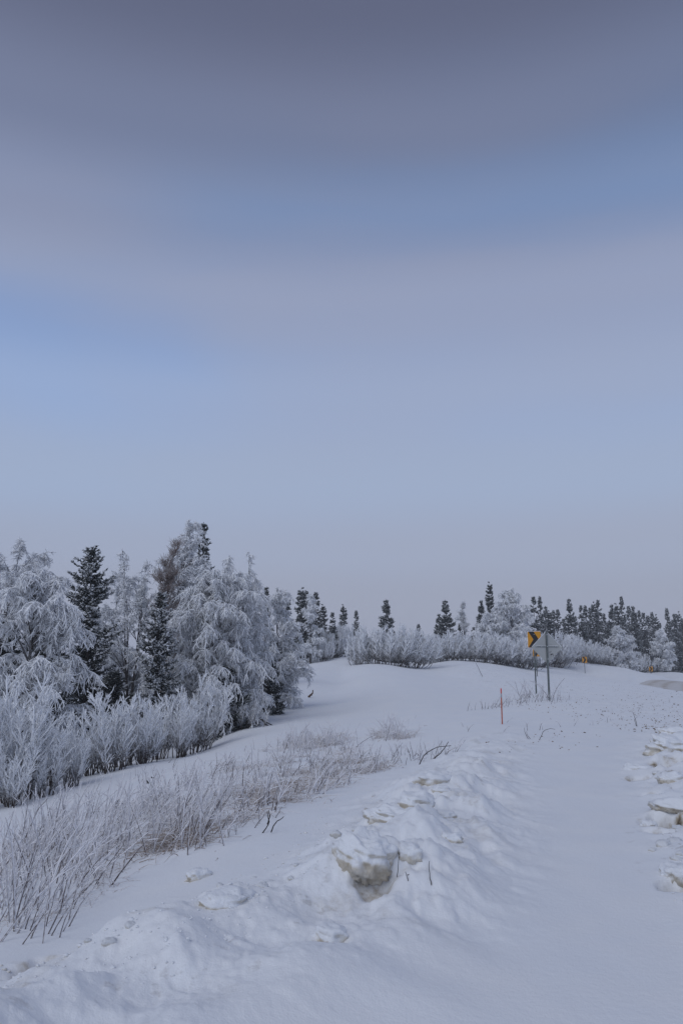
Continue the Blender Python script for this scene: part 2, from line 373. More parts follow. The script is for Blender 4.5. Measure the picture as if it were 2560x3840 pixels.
for k, (hx, hy, hr, hd) in enumerate(HOLL):
    q = np.hypot(x - hx, y - hy) / hr; dirt_shade += sstep(1.25, .5, q + .5 * noise2(x * 7, y * 7, 95)) * (1.9 if hd > .3 else 1.45 if hd > .19 else 1.0 if hd > .11 else .75)  # deeper hollows weigh more, so the painted undercut shade darkens them
dirt_shade += .42 * sstep(1.5, .2, d) * sstep(.12, .6, fbm2(x * 2.2, y * 2.2, 4, 61)) + .36 * sstep(1.2, .1, d2) * sstep(.1, .6, fbm2(x * 2.5, y * 2., 4, 63))
dirt_shade += .22 * sstep(RD_W + 1.9, RD_W + .6, dr) * sstep(-.1, .5, fbm2(x * .7, y * .7, 4, 64))
speck = np.clip(sstep(5.0, 9, x) * sstep(14, 22, y) * (1 - sstep(70, 95, y)) * .9 + sstep(1.6, .3, d2) * .5 + sstep(1.0, .2, d) * .28, 0, 1) * sstep(-.5, .25, fbm2(x / 3, y / 3, 3, 66))
g = obj('ground', mesh_from('ground', V, Q, T, {'dirt_shade': np.clip(dirt_shade, 0, 2), 'speck': speck}, True, M_SNOW), kind='structure', label='snow covered ground with plough banks and a rising field')

# packed-snow road curving away
m, t, b = new_mat('packed_snow_road', .7, .3)
rn = noise_node(t, .5, 5); rn2 = noise_node(t, 6, 4)
tr = attr(t, 'track'); f = mathn(t, 'MULTIPLY', mathn(t, 'ADD', tr, .15), maprange(t, mathn(t, 'ADD', mathn(t, 'MULTIPLY', rn.outputs[0], .6), mathn(t, 'MULTIPLY', rn2.outputs[0], .4)), .35, .65, .35, 1))
t.links.new(mixc(t, f, (.70, .695, .70), (.44, .39, .335)), b.inputs['Base Color'])
rp = np.array(ROAD, float); sx = np.linspace(0, len(rp) - 1, 500)
ctr = np.stack([np.interp(sx, np.arange(len(rp)), rp[:, 0]), np.interp(sx, np.arange(len(rp)), rp[:, 1])], -1)
for _ in range(300): ctr[1:-1] = (ctr[:-2] + 2 * ctr[1:-1] + ctr[2:]) / 4
tg = unit(np.gradient(ctr, axis=0)); nm = np.stack([tg[:, 1], -tg[:, 0]], -1); ww = np.linspace(-RD_W, RD_W, 15)
RV = ctr[:, None, :] + nm[:, None, :] * ww[None, :, None]
rz = ground(RV[..., 0], RV[..., 1]); rz = np.broadcast_to(np.max(rz, 1, keepdims=True), rz.shape) * .5 + rz * .5 + .03
RV = np.concatenate([RV, rz[..., None]], -1).reshape(-1, 3)
track = np.broadcast_to(.25 + .75 * np.exp(-((np.abs(np.abs(ww) - 1.9) - .8) / .35) ** 2), (500, 15)).ravel()
ii, jj = np.meshgrid(np.arange(499), np.arange(14), indexing='ij')
obj('road', mesh_from('road', RV, np.stack([ii * 15 + jj, ii * 15 + jj + 1, ii * 15 + 15 + jj + 1, ii * 15 + 15 + jj], -1).reshape(-1, 4), None, {'track': track}, True, m), kind='structure', label='packed snow road with brown wheel tracks curving away')

# ------------------------------------------------------------------ tree builders
def bez(S, Cc, E, k):
    t = np.linspace(0, 1, k)[None, :, None]
    return S[:, None] * (1 - t) ** 2 + Cc[:, None] * 2 * t * (1 - t) + E[:, None] * t ** 2
def sample(P, idx, t):
    k = P.shape[1] - 1; a = np.clip(t * k, 0, k - 1e-4); i = a.astype(int); f = (a - i)[:, None]
    p0 = P[idx, i]; p1 = P[idx, i + 1]; return p0 * (1 - f) + p1 * f, unit(p1 - p0)

def birch(H, prof, nl=55, nb=13, nf=26, fr=.019, fl=.26, weep=.7, lean=(0, 0), leaders=1, frost=.9, mat=M_BIRCH, upright=0., spread=.12, lowest=.1):
    """rimed birch: trunk with limbs, and a crown of hanging rimed twigs inside a profile [(height share, radius)]"""
    ph = np.array([p[0] for p in prof]); pr = np.array([p[1] for p in prof])
    tr = Geo(); cr = Geo(); fr = fr * 1.14
    k = 9; tt = np.linspace(0, 1, k); trunks = []
    for i in range(leaders):
        a = rng.uniform(0, 6.28); off = 0 if leaders == 1 else spread * H * rng.uniform(.5, 1)
        hh = H * (1 if i == 0 else rng.uniform(.8, .97))
        P = np.stack([np.cos(a) * off * tt ** 1.3 + lean[0] * H * tt ** 2 + .02 * H * np.sin(tt * 5 + a) * tt, np.sin(a) * off * tt ** 1.3 + lean[1] * H * tt ** 2 + .02 * H * np.cos(tt * 4 + a) * tt, hh * tt], -1)
        trunks.append(P)
    TR = np.stack(trunks)
    tr.tubes(TR, np.broadcast_to((.0125 * H / leaders ** .4) * (1 - .93 * tt) + .004, (leaders, k)), np.broadcast_to(.15 + .5 * tt, (leaders, k)), 7)
    hs = np.linspace(0.0, 1, 200); w = np.interp(hs, ph, pr) ** 1.2 + 1e-4; w /= w.sum()
    he = rng.choice(hs, nl, p=w) + rng.uniform(-.01, .01, nl); he = np.clip(he, 0.02, .985)
    re = np.interp(he, ph, pr) * np.sqrt(rng.uniform(.18, 1, nl)); az = rng.uniform(0, 6.283, nl)
    h0 = np.clip(he - (.10 + .35 * (re / H)) * rng.uniform(.3, 1.2, nl) - .04, lowest * rng.uniform(.6, 1.2, nl), .96)
    ti = rng.integers(0, leaders, nl); S, _ = sample(TR, ti, h0); ctr_, _ = sample(TR, ti * 0, he)
    o = np.stack([np.cos(az), np.sin(az), 0 * az], -1)
    E = ctr_ * [1, 1, 0] + o * re[:, None] + np.stack([0 * az, 0 * az, he * H], -1)
    Cc = S * .45 + E * .55; Cc[:, 2] = np.maximum(S[:, 2], E[:, 2]) + (weep * .35 + .05) * re * rng.uniform(.5, 1.1, nl)
    Cc[:, 2] = np.minimum(Cc[:, 2], H * .99)
    LB = bez(S, Cc, E, 6); q = np.linspace(0, 1, 6)
    tr.tubes(LB, (.012 + .006 * re)[:, None] * (1 - .75 * q)[None], np.broadcast_to(.35 + .45 * q, (nl, 6)), 4)
    # leader tops carry twigs too
    nb, nf, fl = int(nb * 1.4), max(6, int(nf * .68)), fl * .74
    ib = np.repeat(np.arange(nl), nb); tb = rng.uniform(.15, 1, nl * nb) ** .8
    PB, TB = sample(LB, ib, tb); n2 = len(PB)
    top_n = 26 * leaders; ti = np.repeat(np.arange(leaders), 26); pt, tt2 = sample(TR, ti, rng.uniform(.72, 1, top_n)); PB = np.concatenate([PB, pt]); TB = np.concatenate([TB, tt2]); n2 += top_n
    r = rng.normal(size=(n2, 3)) * [1, 1, .55]
    D = unit(TB * .55 + unit(r) * 1.1 + [0, 0, upright]); Ln = rng.uniform(.16, .62, n2) * (H / 8.) ** .5
    Ln[-top_n:] *= .55
    s = np.linspace(0, 1, 4)[None, :, None]
    BP = PB[:, None] + D[:, None] * s * Ln[:, None, None] + np.array([0, 0, -1.]) * (s ** 2) * (Ln * (weep * .9 - upright * .4))[:, None, None]
    BP[..., 2] = np.maximum(BP[..., 2], .05)
    cr.tubes(BP, np.broadcast_to(fr * np.array([.75, .8, .7, .4]), (n2, 4)) * rng.uniform(.7, 1.2, (n2, 1)), np.broadcast_to(frost * np.array([.45, .7, .85, .95]), (n2, 4)), 3)
    jf = np.repeat(np.arange(n2), nf); tf = rng.uniform(.05, 1, n2 * nf); PF, TF = sample(BP, jf, tf); n3 = len(PF)
    D = unit(TF * .45 + unit(rng.normal(size=(n3, 3))) * 1.0 + [0, 0, upright * .8 - weep * .75]); Lf = rng.uniform(.45, 1.2, n3) * fl
    s = np.linspace(0, 1, 2)[None, :, None]
    FP = PF[:, None] + D[:, None] * s * Lf[:, None, None] + np.array([0, 0, -1.]) * s * (Lf * weep * .25)[:, None, None]
    rr = fr * rng.uniform(.6, 1.25, (n3, 1)) * np.array([[1., .45]])
    fz = frost * rng.uniform(.5, 1.1, (n3, 1)) * np.array([[.85, 1]])
    FP[..., 2] = np.maximum(FP[..., 2], .02)
    cr.tubes(FP, rr, fz, 3)
    return tr.mesh('trunk', M_BARK), cr.mesh('crown', mat)

def spruce(H, R, nb=110, ntw=16, tr_=.028, tl=.24, frost=.8, shape=.75, irr=.35, bare=.03, tuft=0.):
    tr = Geo(); cr = Geo(); tt = np.linspace(0, 1, 6)
    b = rng.uniform(-1, 1, 2) * .012 * H
    P = np.stack([b[0] * np.sin(tt * 3), b[1] * np.sin(tt * 2.5), H * tt], -1)[None]
    tr.tubes(P, np.array([.013 * H * (1 - .92 * tt) + .004]), np.full((1, 6), .1), 7)
    h = np.sort(bare + (.985 - bare) * rng.uniform(0, 1, nb) ** .92); az = np.arange(nb) * 2.39996 + rng.normal(0, .5, nb)
    sector = 1 + irr * noise2(az * .9 + 5, h * 6 + rng.uniform(0, 50), int(rng.integers(99)))
    band = np.clip(1 + irr * 1.1 * noise2(h * 9 + rng.uniform(0, 90), h * 0 + .5, 3) + irr * .8 * noise2(np.cos(az) * 1.2 + h * 5, np.sin(az) * 1.2 + 7.7, int(rng.integers(99))), .4, 1.5)
    ln = R * np.clip(((1 - h) ** shape) * sector * band * rng.uniform(.62, 1.12, nb) + .05 + tuft * np.exp(-((h - .9) / .08) ** 2), .04, np.maximum(.12, 1.3 * (1 - h) ** shape))
    pit = np.radians(-30 + 44 * h + rng.normal(0, 12, nb)); S, _ = sample(P, np.zeros(nb, int), h)
    o = np.stack([np.cos(az) * np.cos(pit), np.sin(az) * np.cos(pit), np.sin(pit)], -1)
    s = np.linspace(0, 1, 5)[None, :, None]
    BP = S[:, None] + o[:, None] * s * ln[:, None, None] + np.array([0, 0, 1.]) * ((s ** 2.4) * .38 - s * .16) * ln[:, None, None]
    cr.tubes(BP, np.broadcast_to(tr_ * np.array([.5, .6, .7, .6, .3]), (nb, 5)), np.broadcast_to(frost * np.array([-.1, .05, .2, .5, .8]), (nb, 5)), 4)
    cnt = np.maximum(6, (1.7 * ntw * (ln / R + .3)).astype(int)); jf = np.repeat(np.arange(nb), cnt); n3 = len(jf)
    tf = rng.uniform(.08, 1, n3) ** .75; PF, TF = sample(BP, jf, tf)
    side = unit(np.cross(TF, [0, 0, 1.])) * rng.choice([-1, 1], n3)[:, None]
    D = unit(TF * .7 + side * rng.uniform(.1, 1.1, (n3, 1)) + rng.normal(size=(n3, 3)) * .5 + [0, 0, -.08]); Lf = tl * rng.uniform(.5, 1.15, n3) * (1.15 - .6 * h[jf])
    s = np.linspace(0, 1, 3)[None, :, None]
    FP = PF[:, None] + D[:, None] * s * Lf[:, None, None] + np.array([0, 0, 1.]) * (s ** 2 - s) * (Lf * .35)[:, None, None]
    rr = tr_ * rng.uniform(.7, 1.3, (n3, 1)) * np.array([[.7, 1., .3]])
    cr.tubes(FP, rr, frost * (np.clip(tf, .1, 1)[:, None] * np.array([[.25, .65, 1.15]]) + rng.normal(0, .16, (n3, 1))), 3)
    return tr.mesh('trunk', M_BARK), cr.mesh('crown', M_SPRUCE)

def shrub(H, Wd, ns=16, nt_=15, nf=6, fr=.013, lean=0., frost=.9, mat=M_SHRUB, arch=.0, fl=.16, low=.3, tmin=.14):
    """willow clump: stems fanning from one foot, rimed twigs pointing up along them"""
    st = Geo(); cr = Geo(); az = rng.uniform(0, 6.283, ns); rr = np.sqrt(rng.uniform(.02, 1, ns)) * Wd
    hh = H * rng.uniform(.45, 1, ns) ** .8 * (1 - .18 * (rr / Wd) ** 2)
    E = np.stack([np.cos(az) * rr + lean * H, np.sin(az) * rr, hh], -1); ft = rng.uniform(.1, .75, ns); S = np.stack([np.cos(az) * rr * ft, np.sin(az) * rr * ft, 0 * az - .12], -1) + rng.normal(0, .06, (ns, 3)) * [1, 1, 0]
    Cc = S * .5 + E * .5; Cc[:, :2] += np.stack([np.cos(az), np.sin(az)], -1) * (rr * (.10 + arch))[:, None]; Cc[:, 2] -= H * .04
    SP_ = bez(S, Cc, E, 7) + rng.normal(0, .012 * H, (ns, 7, 3)) * np.linspace(0, 1, 7)[None, :, None]
    q = np.linspace(0, 1, 7)
    st.tubes(SP_, (.010 + .004 * H) * (1 - .8 * q)[None] * rng.uniform(.7, 1.2, (ns, 1)), np.broadcast_to(.0 + .85 * sstep(.1, .8, q), (ns, 7)), 5)
    ib = np.repeat(np.arange(ns), nt_); tb = tmin + (1 - tmin) * rng.uniform(0, 1, ns * nt_) ** .85; PB, TB = sample(SP_, ib, tb); n2 = len(PB)
    D = unit(TB * 1.0 + unit(rng.normal(size=(n2, 3))) * .7 + [0, 0, .1]); Ln = H * rng.uniform(.07, .24, n2) * (1.15 - .5 * tb)
    s = np.linspace(0, 1, 4)[None, :, None]
    BP = PB[:, None] + D[:, None] * s * Ln[:, None, None] + np.array([0, 0, 1.]) * (s ** 2) * (Ln * .12)[:, None, None]
    fb = frost * np.clip(low + (1.05 - low) * sstep(.1, .75, tb), -.2, 1.05)
    cr.tubes(BP, fr * np.array([[.6, .85, 1., .45]]) * rng.uniform(.8, 1.25, (n2, 1)), fb[:, None] * np.array([[.6, .85, 1., 1.05]]), 4)
    jf = np.repeat(np.arange(n2), nf); tf = rng.uniform(.1, 1, n2 * nf); PF, TF = sample(BP, jf, tf); n3 = len(PF)
    D = unit(TF * 1.0 + unit(rng.normal(size=(n3, 3))) * .62 + [0, 0, .1]); Lf = rng.uniform(.5, 1.2, n3) * fl
    s = np.linspace(0, 1, 2)[None, :, None]; FP = PF[:, None] + D[:, None] * s * Lf[:, None, None]
    cr.tubes(FP, fr * rng.uniform(.55, 1.1, (n3, 1)) * np.array([[1., .5]]), fb[jf][:, None] * rng.uniform(.7, 1.1, (n3, 1)) * np.array([[.85, 1]]), 3)
    return st.mesh('stems', mat), cr.mesh('crown', mat)

def plant(name, meshes, label, cat, loc, group=None, rz=0., sc=(1, 1, 1), parts=('trunk', 'crown')):
    e = obj(name, None, None, label, cat, group, None, loc); e.rotation_euler = (0, 0, rz); e.scale = sc; e.empty_display_size = .2
    for p, me in zip(parts, meshes): obj(p, me, e)
    return e
SEED = {(345, 2060): 9, (800, 2075): 3}                                     # another throw of the dice for a plant
def reseed(k):
    global rng
    rng = np.random.default_rng(int(k))
def place(px, top, Y):
    """foot of a plant seen at column px, distance Y, and its height if its top is at photo row top"""
    reseed(abs(px) * 31 + top * 7 + SEED.get((px, top), 0))
    p = at(px, top, Y); x = p[0]; z = float(ground(np.array([x]), np.array([float(Y)]))[0])
    return (x, float(Y), z), p[2] - z

# ------------------------------------------------------------------ the rimed wood beside the ditch
def add_birch(px, top, Y, label, prof, **kw):
    loc, H = place(px, top, Y)
    return plant('birch_tree', birch(H, prof, **kw), label, 'tree', loc, 'rimed birches beside the ditch')
add_birch(30, 2030, 34, 'tall rimed birch with windswept top at the outer end of the wood', [(0, 1.5), (.3, 2.6), (.6, 2.7), (.85, 2.1), (1, .9)], nl=74, nb=12, nf=18, weep=.55, lean=(.05, 0), fr=.02)
add_birch(125, 2135, 24.5, 'rimed birch with sweeping fan-like boughs in front of the dark spruces', [(0, 1.7), (.3, 2.1), (.6, 2.0), (.85, 1.5), (1, .6)], nl=83, nb=14, nf=21, weep=.85, lean=(.07, 0), fr=.018, fl=.27)
add_birch(510, 2060, 37, 'airy rimed birch with open forked top between two dark spruces', [(0, 1.3), (.2, 2.0), (.6, 2.0), (.85, 1.5), (1, .6)], nl=62, nb=11, nf=18, weep=.45, leaders=4, fr=.019, spread=.13)
add_birch(450, 2165, 41, 'rimed birch filling the gap behind the ragged spruce', [(0, 1.2), (.3, 1.7), (.6, 1.6), (.85, 1.1), (1, .4)], nl=44, nb=12, nf=15, weep=.5, fr=.021)
add_birch(690, 1945, 35, 'tallest rimed birch rising above the wood', [(0, 1.4), (.3, 1.9), (.6, 1.6), (.85, 1.0), (1, .5)], nl=70, nb=11, nf=18, weep=.6, fr=.019, leaders=3, spread=.06)
add_birch(628, 2040, 32.5, 'slender bare birch with reddish brown twigs', [(0, .1), (.35, .25), (.55, .55), (.8, .55), (1, .2)], nl=35, nb=10, nf=13, weep=.02, upright=.8, fr=.008, fl=.34, frost=.6, mat=M_BROWN, lean=(.05, 0), lowest=.35)
add_birch(800, 2075, 31, 'broad weeping rimed birch whose boughs reach the snow', [(0, 1.6), (.12, 2.3), (.4, 2.45), (.68, 2.0), (.88, 1.35), (1, .5)], nl=124, nb=14, nf=21, weep=.95, fr=.018, fl=.3, leaders=3, spread=.12)
add_birch(915, 2070, 32.5, 'rimed birch with nodding crooked tip over the open field', [(0, .8), (.25, 1.35), (.55, 1.1), (.8, .7), (1, .35)], nl=59, nb=12, nf=20, weep=.9, fr=.018, lean=(.02, 0))
add_birch(1045, 2205, 38, 'rounded rimed birch at the field end of the wood', [(0, 1.1), (.2, 1.6), (.5, 1.55), (.8, 1.05), (1, .45)], nl=62, nb=12, nf=20, weep=.7, fr=.020)

def add_spruce(px, top, Y, label, R, **kw):
    loc, H = place(px, top, Y)
    return plant('spruce_tree', spruce(H, R, **kw), label, 'tree', loc, 'dark spruces among the rimed birches')
add_spruce(345, 2060, 30.5, 'tall ragged spruce with a thick tufted top', 1.25, nb=300, ntw=26, shape=.34, irr=.95, tuft=.06, frost=.9, tl=.19, tr_=.030)
add_spruce(763, 1958, 37, 'spruce whose pointed tip tops the tallest birch', .85, nb=150, ntw=24, shape=.6, frost=.62)
add_spruce(603, 2225, 28.5, 'slim rime-tufted spruce standing before the airy birch', .85, nb=220, ntw=24, shape=.45, irr=.9, frost=1.0, tl=.19, tr_=.028)
add_spruce(1018, 2470, 35.5, 'small dark spruce on the edge of the open field', .75, nb=80, ntw=30, shape=.8, frost=.55, tl=.22)
add_spruce(850, 2500, 30.0, 'low dark spruce under the weeping birch', 1.15, nb=110, ntw=30, shape=.75, frost=.5, tl=.26)
add_spruce(190, 2230, 28.5, 'dark spruce hidden behind the fan-like birch boughs', 1.2, nb=150, ntw=14, shape=.5, frost=.3)
add_spruce(30, 2330, 28, 'dark spruce at the outer end of the wood', 1.1, nb=120, ntw=13, shape=.55, frost=.3)
add_spruce(430, 2520, 30, 'short dark spruce filling the gap behind the willows', 1.0, nb=100, ntw=16, shape=.6, frost=.4)
add_spruce(1000, 2200, 50, 'spruce with its thin tip just above the rounded birch', .8, nb=110, ntw=16, frost=.6)
add_spruce(1073, 2212, 52, 'spruce with a knobbly tip behind the rounded birch', .8, nb=110, ntw=16, frost=.6, tuft=.3)

# willows along the ditch
GS = 'rimed willows along the ditch'
reseed(504)
protos = [shrub(2.5, .75, 18, 17, 7, .0155, fl=.11), shrub(2.4, .85, 20, 15, 7, .015, arch=.08, fl=.11), shrub(2.45, .62, 16, 18, 7, .016, lean=.06, fl=.12)]
LABW = 'rimed willow clump in the dense row between ditch and birches'
for k, (px, top, Y) in enumerate([(-60, 2650, 16.0), (20, 2640, 18.2), (225, 2650, 19.6), (275, 2730, 18.2), (350, 2660, 20.6), (420, 2570, 20.4), (478, 2620, 22.2), (545, 2590, 21.8), (612, 2570, 24), (672, 2600, 23.4), (60, 2760, 16.2), (180, 2790, 17.2)]):
    loc, H = place(px, top, Y); s = H / 2.35
    plant('willow_shrub', protos[k % 3], LABW, 'shrub', loc, GS, rng.uniform(0, 6.28), (s * rng.uniform(.9, 1.25), s * rng.uniform(.9, 1.25), s * rng.uniform(.9, 1.08)), ('stems', 'crown'))
loc, H = place(125, 2550, 17.6); plant('willow_shrub', shrub(H, .95, 20, 20, 8, .0155, fl=.15), 'tall pale willow clump rising above the willow row where snow meets the ditch', 'shrub', loc, GS, 0, parts=('stems', 'crown'))
loc, H = place(740, 2545, 25); plant('willow_shrub', shrub(H, .85, 16, 20, 8, .017, lean=.12, fl=.16, low=.3), 'rimed willow clump at the field end of the willow row', 'shrub', loc, GS, 0, parts=('stems', 'crown'))
loc, H = place(925, 2590, 30); plant('willow_shrub', shrub(H * .95, .85, 13, 12, 4, .008, lean=.18, frost=.55, fl=.16), 'thin half-bare shrub leaning out under the weeping birch', 'shrub', loc, None, 0, parts=('stems', 'crown'))

# bushes on the crest of the field
GB = 'rimed bushes on the crest'
reseed(505)
bp = [shrub(3.0, 1.7, 34, 16, 7, .03, arch=.15, lean=.1, fl=.3, low=.42), shrub(3.0, 1.5, 32, 15, 7, .03, arch=.05, fl=.3, low=.42), shrub(2.6, 1.9, 32, 15, 7, .028, arch=.2, lean=-.05, fl=.28, low=.42)]
def bush(px, top, Y, k, label, group=GB, wide=1.0):
    loc, H = place(px, top, Y); s = H / (2.9 if k < 2 else 2.5)
    plant('frosted_bush', bp[k], label, 'bush', loc, group, rng.uniform(0, 6.28) if k != 0 else rng.uniform(-.4, .4), (s * wide, s * wide, s), ('stems', 'crown'))
bush(1345, 2385, 66, 2, 'small outlying bush at the wooded side of the big bush on the crest', wide=.62)
bush(1400, 2350, 66.5, 1, 'rounded rimed bush with dark forked stems on the crest', wide=1.0)
bush(1475, 2352, 66, 0, 'widest rimed bush with dark arching stems alone on the crest', wide=1.15)
bush(1545, 2375, 67, 0, 'low rimed bush trailing boughs towards the signs', wide=1.15)
for px, top, Y, k, w in [(1625, 2385, 76, 1, 1.1), (1675, 2375, 76, 2, 1.1), (1730, 2372, 77, 1, 1.2), (1785, 2380, 77, 0, 1.1), (1835, 2378, 77.5, 2, 1.1), (1880, 2395, 78, 1, 1.1), (1925, 2400, 79, 0, 1.2), (1965, 2400, 80, 2, 1.1)]:
    bush(px, top, Y, k, 'rimed bush in the low row under the big rimed birch on the crest', 'bushes under the big rimed birch', w)
for px, top, Y, k, w in [(2020, 2400, 98, 1, 1.1), (2065, 2375, 104, 0, 1.1), (2105, 2380, 108, 2, 1.1), (2150, 2385, 112, 1, 1.1), (2200, 2405, 116, 0, 1.0), (2240, 2425, 119, 2, 1.1), (2285, 2425, 123, 1, 1.0), (2330, 2440, 128, 2, 1.0), (2385, 2450, 138, 0, .9), (2440, 2465, 146, 2, .9)]:
    bush(px, top, Y, k, 'rimed bush in the hedge-like row between the spruces and the chevron signs', 'bushes before the far spruces', w)
for px, top, Y, k, w in [(1250, 2350, 74, 1, .8), (1290, 2345, 76, 2, .8), (1215, 2400, 72, 0, .7)]:
    bush(px, top, Y, k, 'rimed bush at the foot of the spruce clump beside the wood', 'bushes under the spruce clump', w)

# far spruces and birches
reseed(506)
sp = [spruce(7, 1.05, 120, 15, .05, .34, .62, .7, .35), spruce(7, .9, 130, 14, .05, .32, .55, .55, .5, tuft=.15), spruce(7, 1.25, 120, 16, .055, .36, .6, .85, .3), spruce(7, .75, 110, 14, .045, .3, .66, .5, .6, tuft=.25)]
def far_spruce(px, top, Y, k, label, group, wide=1.):
    loc, H = place(px, top, Y); s = H / 7.
    plant('spruce_tree', sp[k], label, 'tree', loc, group, rng.uniform(0, 6.28), (wide * s ** .6, wide * s ** .6, s))
GC = 'spruce clump beside the wood'
for px, top, Y, k, w, lab in [(1131, 2202, 72, 1, 1.0, 'tall blunt spruce, first of the clump beside the rounded birch'), (1147, 2215, 73, 3, 1., 'spruce pressed against the tall blunt spruce'),
                          (1184, 2220, 76, 3, 1., 'narrow spruce behind the slim rimed birch'), (1211, 2265, 76, 1, .9, 'mid-height spruce between two others in the clump'),
                          (1247, 2296, 74, 0, .95, 'short bushy spruce in the clump beside the wood'), (1287, 2266, 80, 1, .9, 'spruce with rounded tip at the open end of the clump')]:
    far_spruce(px, top, Y, k, lab, GC, w)
far_spruce(1335, 2289, 86, 3, 'lone slim pale spruce beside the spruce clump', GC, .8)
far_spruce(1448, 2246, 92, 2, 'broad-skirted spruce standing behind the big bush on the crest', None, 1.25)
far_spruce(1568, 2340, 92, 3, 'small tufted spruce peeping over the crest', None, .9)
far_spruce(1668, 2248, 90, 2, 'conical spruce beside the thin birch on the crest', None, 1.25)
far_spruce(1645, 2300, 91, 2, 'shorter spruce leaning into the conical spruce', None, 1.0)
far_spruce(1722, 2335, 90, 2, 'little dark spruce at the foot of the thin birch', None, .8)
far_spruce(1832, 2180, 92, 1, 'tall thin-tipped spruce rising behind the big rimed birch', None, .8)
far_spruce(1803, 2248, 91, 2, 'spruce half hidden in the boughs of the big rimed birch', None, .9)
far_spruce(1775, 2350, 88, 2, 'dark low spruce at the foot of the big rimed birch', None, 1.)
loc, H = place(1165, 2228, 71); plant('birch_tree', birch(H, [(0, .7), (.3, 1.2), (.7, .9), (1, .3)], 26, 11, 12, .033, .36, .6), 'slim rimed birch squeezed between the clumped spruces', 'tree', loc)
loc, H = place(1735, 2262, 88); plant('birch_tree', birch(H, [(0, .3), (.4, .75), (.7, .75), (1, .2)], 22, 9, 9, .020, .36, .2, upright=.4, frost=.6), 'thin leafless birch standing alone behind the bushes', 'tree', loc)
loc, H = place(1905, 2203, 87); plant('birch_tree', birch(H, [(0, 2.2), (.25, 3.0), (.55, 2.9), (.82, 2.0), (1, .7)], 78, 13, 13, .040, .42, .75, leaders=3), 'big round rimed birch on the crest behind the diamond sign', 'tree', loc)
loc, H = place(1815, 2290, 86); plant('birch_tree', birch(H, [(0, 1.4), (.3, 1.9), (.6, 1.6), (1, .4)], 40, 12, 12, .040, .40, .7), 'smaller rimed birch leaning against the big round birch', 'tree', loc)
loc, H = place(2310, 2349, 120); plant('birch_tree', birch(H, [(0, 1.2), (.3, 2.0), (.65, 2.1), (1, .5)], 42, 12, 11, .05, .5, .4, leaders=3), 'pale rimed birch in front of the far spruces', 'tree', loc)
loc, H = place(2350, 2385, 121); plant('birch_tree', birch(H, [(0, 1.2), (.4, 1.9), (.7, 1.6), (1, .4)], 36, 11, 11, .05, .5, .4, leaders=2), 'lower pale birch touching the pale rimed birch before the spruces', 'tree', loc)
loc, H = place(2480, 2359, 138); plant('birch_tree', birch(H, [(0, 1.4), (.3, 2.2), (.65, 2.2), (1, .6)], 46, 12, 11, .055, .55, .7, leaders=2), 'rounded grey birch near the last chevron sign', 'tree', loc)
GF = 'dense row of spruces behind the chevron signs'
LF = ['tall pointed spruce in the dense row behind the chevron signs', 'slim spruce in the dense row behind the chevron signs']
tops = [(1997, 2237), (2021, 2236), (2043, 2271), (2057, 2288), (2073, 2288), (2089, 2285), (2131, 2242), (2155, 2310), (2176, 2270), (2191, 2270), (2209, 2278), (2224, 2256), (2240, 2249), (2262, 2300), (2291, 2263),
        (2308, 2261), (2327, 2236), (2354, 2272), (2370, 2270), (2393, 2288), (2410, 2297), (2426, 2308), (2441, 2295), (2455, 2303), (2470, 2336), (2497, 2280), (2525, 2298), (2541, 2292), (2554, 2318),
        (2110, 2320), (2275, 2330), (2340, 2310), (2383, 2320), (2510, 2330), (2580, 2300), (2600, 2290)]
for k, (px, top) in enumerate(tops):
    Y = np.interp(px, [2000, 2130, 2300, 2560], [100, 112, 130, 155]) + (k * 7 % 5) * 2.2
    slim = k % 3 == 1
    far_spruce(px, top, float(Y), (0, 3, 2, 1)[k % 4] if not slim else 3, LF[1 if slim else 0], GF, .8 if slim else 1.0)

# ------------------------------------------------------------------ signs
def u_post(h, w=.068):
    """flanged channel post, open towards the panel"""
    t_ = .006; d = .045
    poly = [(-w / 2, 0), (-w / 2, t_), (-w * .28, t_), (-w * .22, d), (w * .22, d), (w * .28, t_), (w / 2, t_), (w / 2, 0), (w * .24, 0), (w * .17, d - t_), (-w * .17, d - t_), (-w * .24, 0)]
    bm = bmesh.new(); a = [bm.verts.new((x, -y, -.25)) for x, y in poly]; b = [bm.verts.new((x, -y, h)) for x, y in poly]; n = len(poly)
    for i in range(n): bm.faces.new((a[i], a[(i + 1) % n], b[(i + 1) % n], b[i]))
    bm.faces.new(b); bm.faces.new(a[::-1]); bmesh.ops.recalc_face_normals(bm, faces=bm.faces[:])
    me = bpy.data.meshes.new('post'); bm.to_mesh(me); bm.free(); me.materials.append(M_STEEL); return me
def bolt_mesh(r=.012):
    bm = bmesh.new(); bmesh.ops.create_icosphere(bm, subdivisions=2, radius=r); bmesh.ops.scale(bm, vec=(1, .6, 1), verts=bm.verts)
    me = bpy.data.meshes.new('bolt'); bm.to_mesh(me); bm.free(); me.materials.append(M_RIME); return me
BOLT = bolt_mesh()
def rounded(w, h, r, n=4):
    P = []
    for cx, cz, a0 in ((w / 2 - r, h / 2 - r, 0), (-w / 2 + r, h / 2 - r, 90), (-w / 2 + r, -h / 2 + r, 180), (w / 2 - r, -h / 2 + r, 270)):
        for k in range(n + 1):
            a = math.radians(a0 + 90 * k / n); P.append((cx + r * math.cos(a), cz + r * math.sin(a)))
    return P
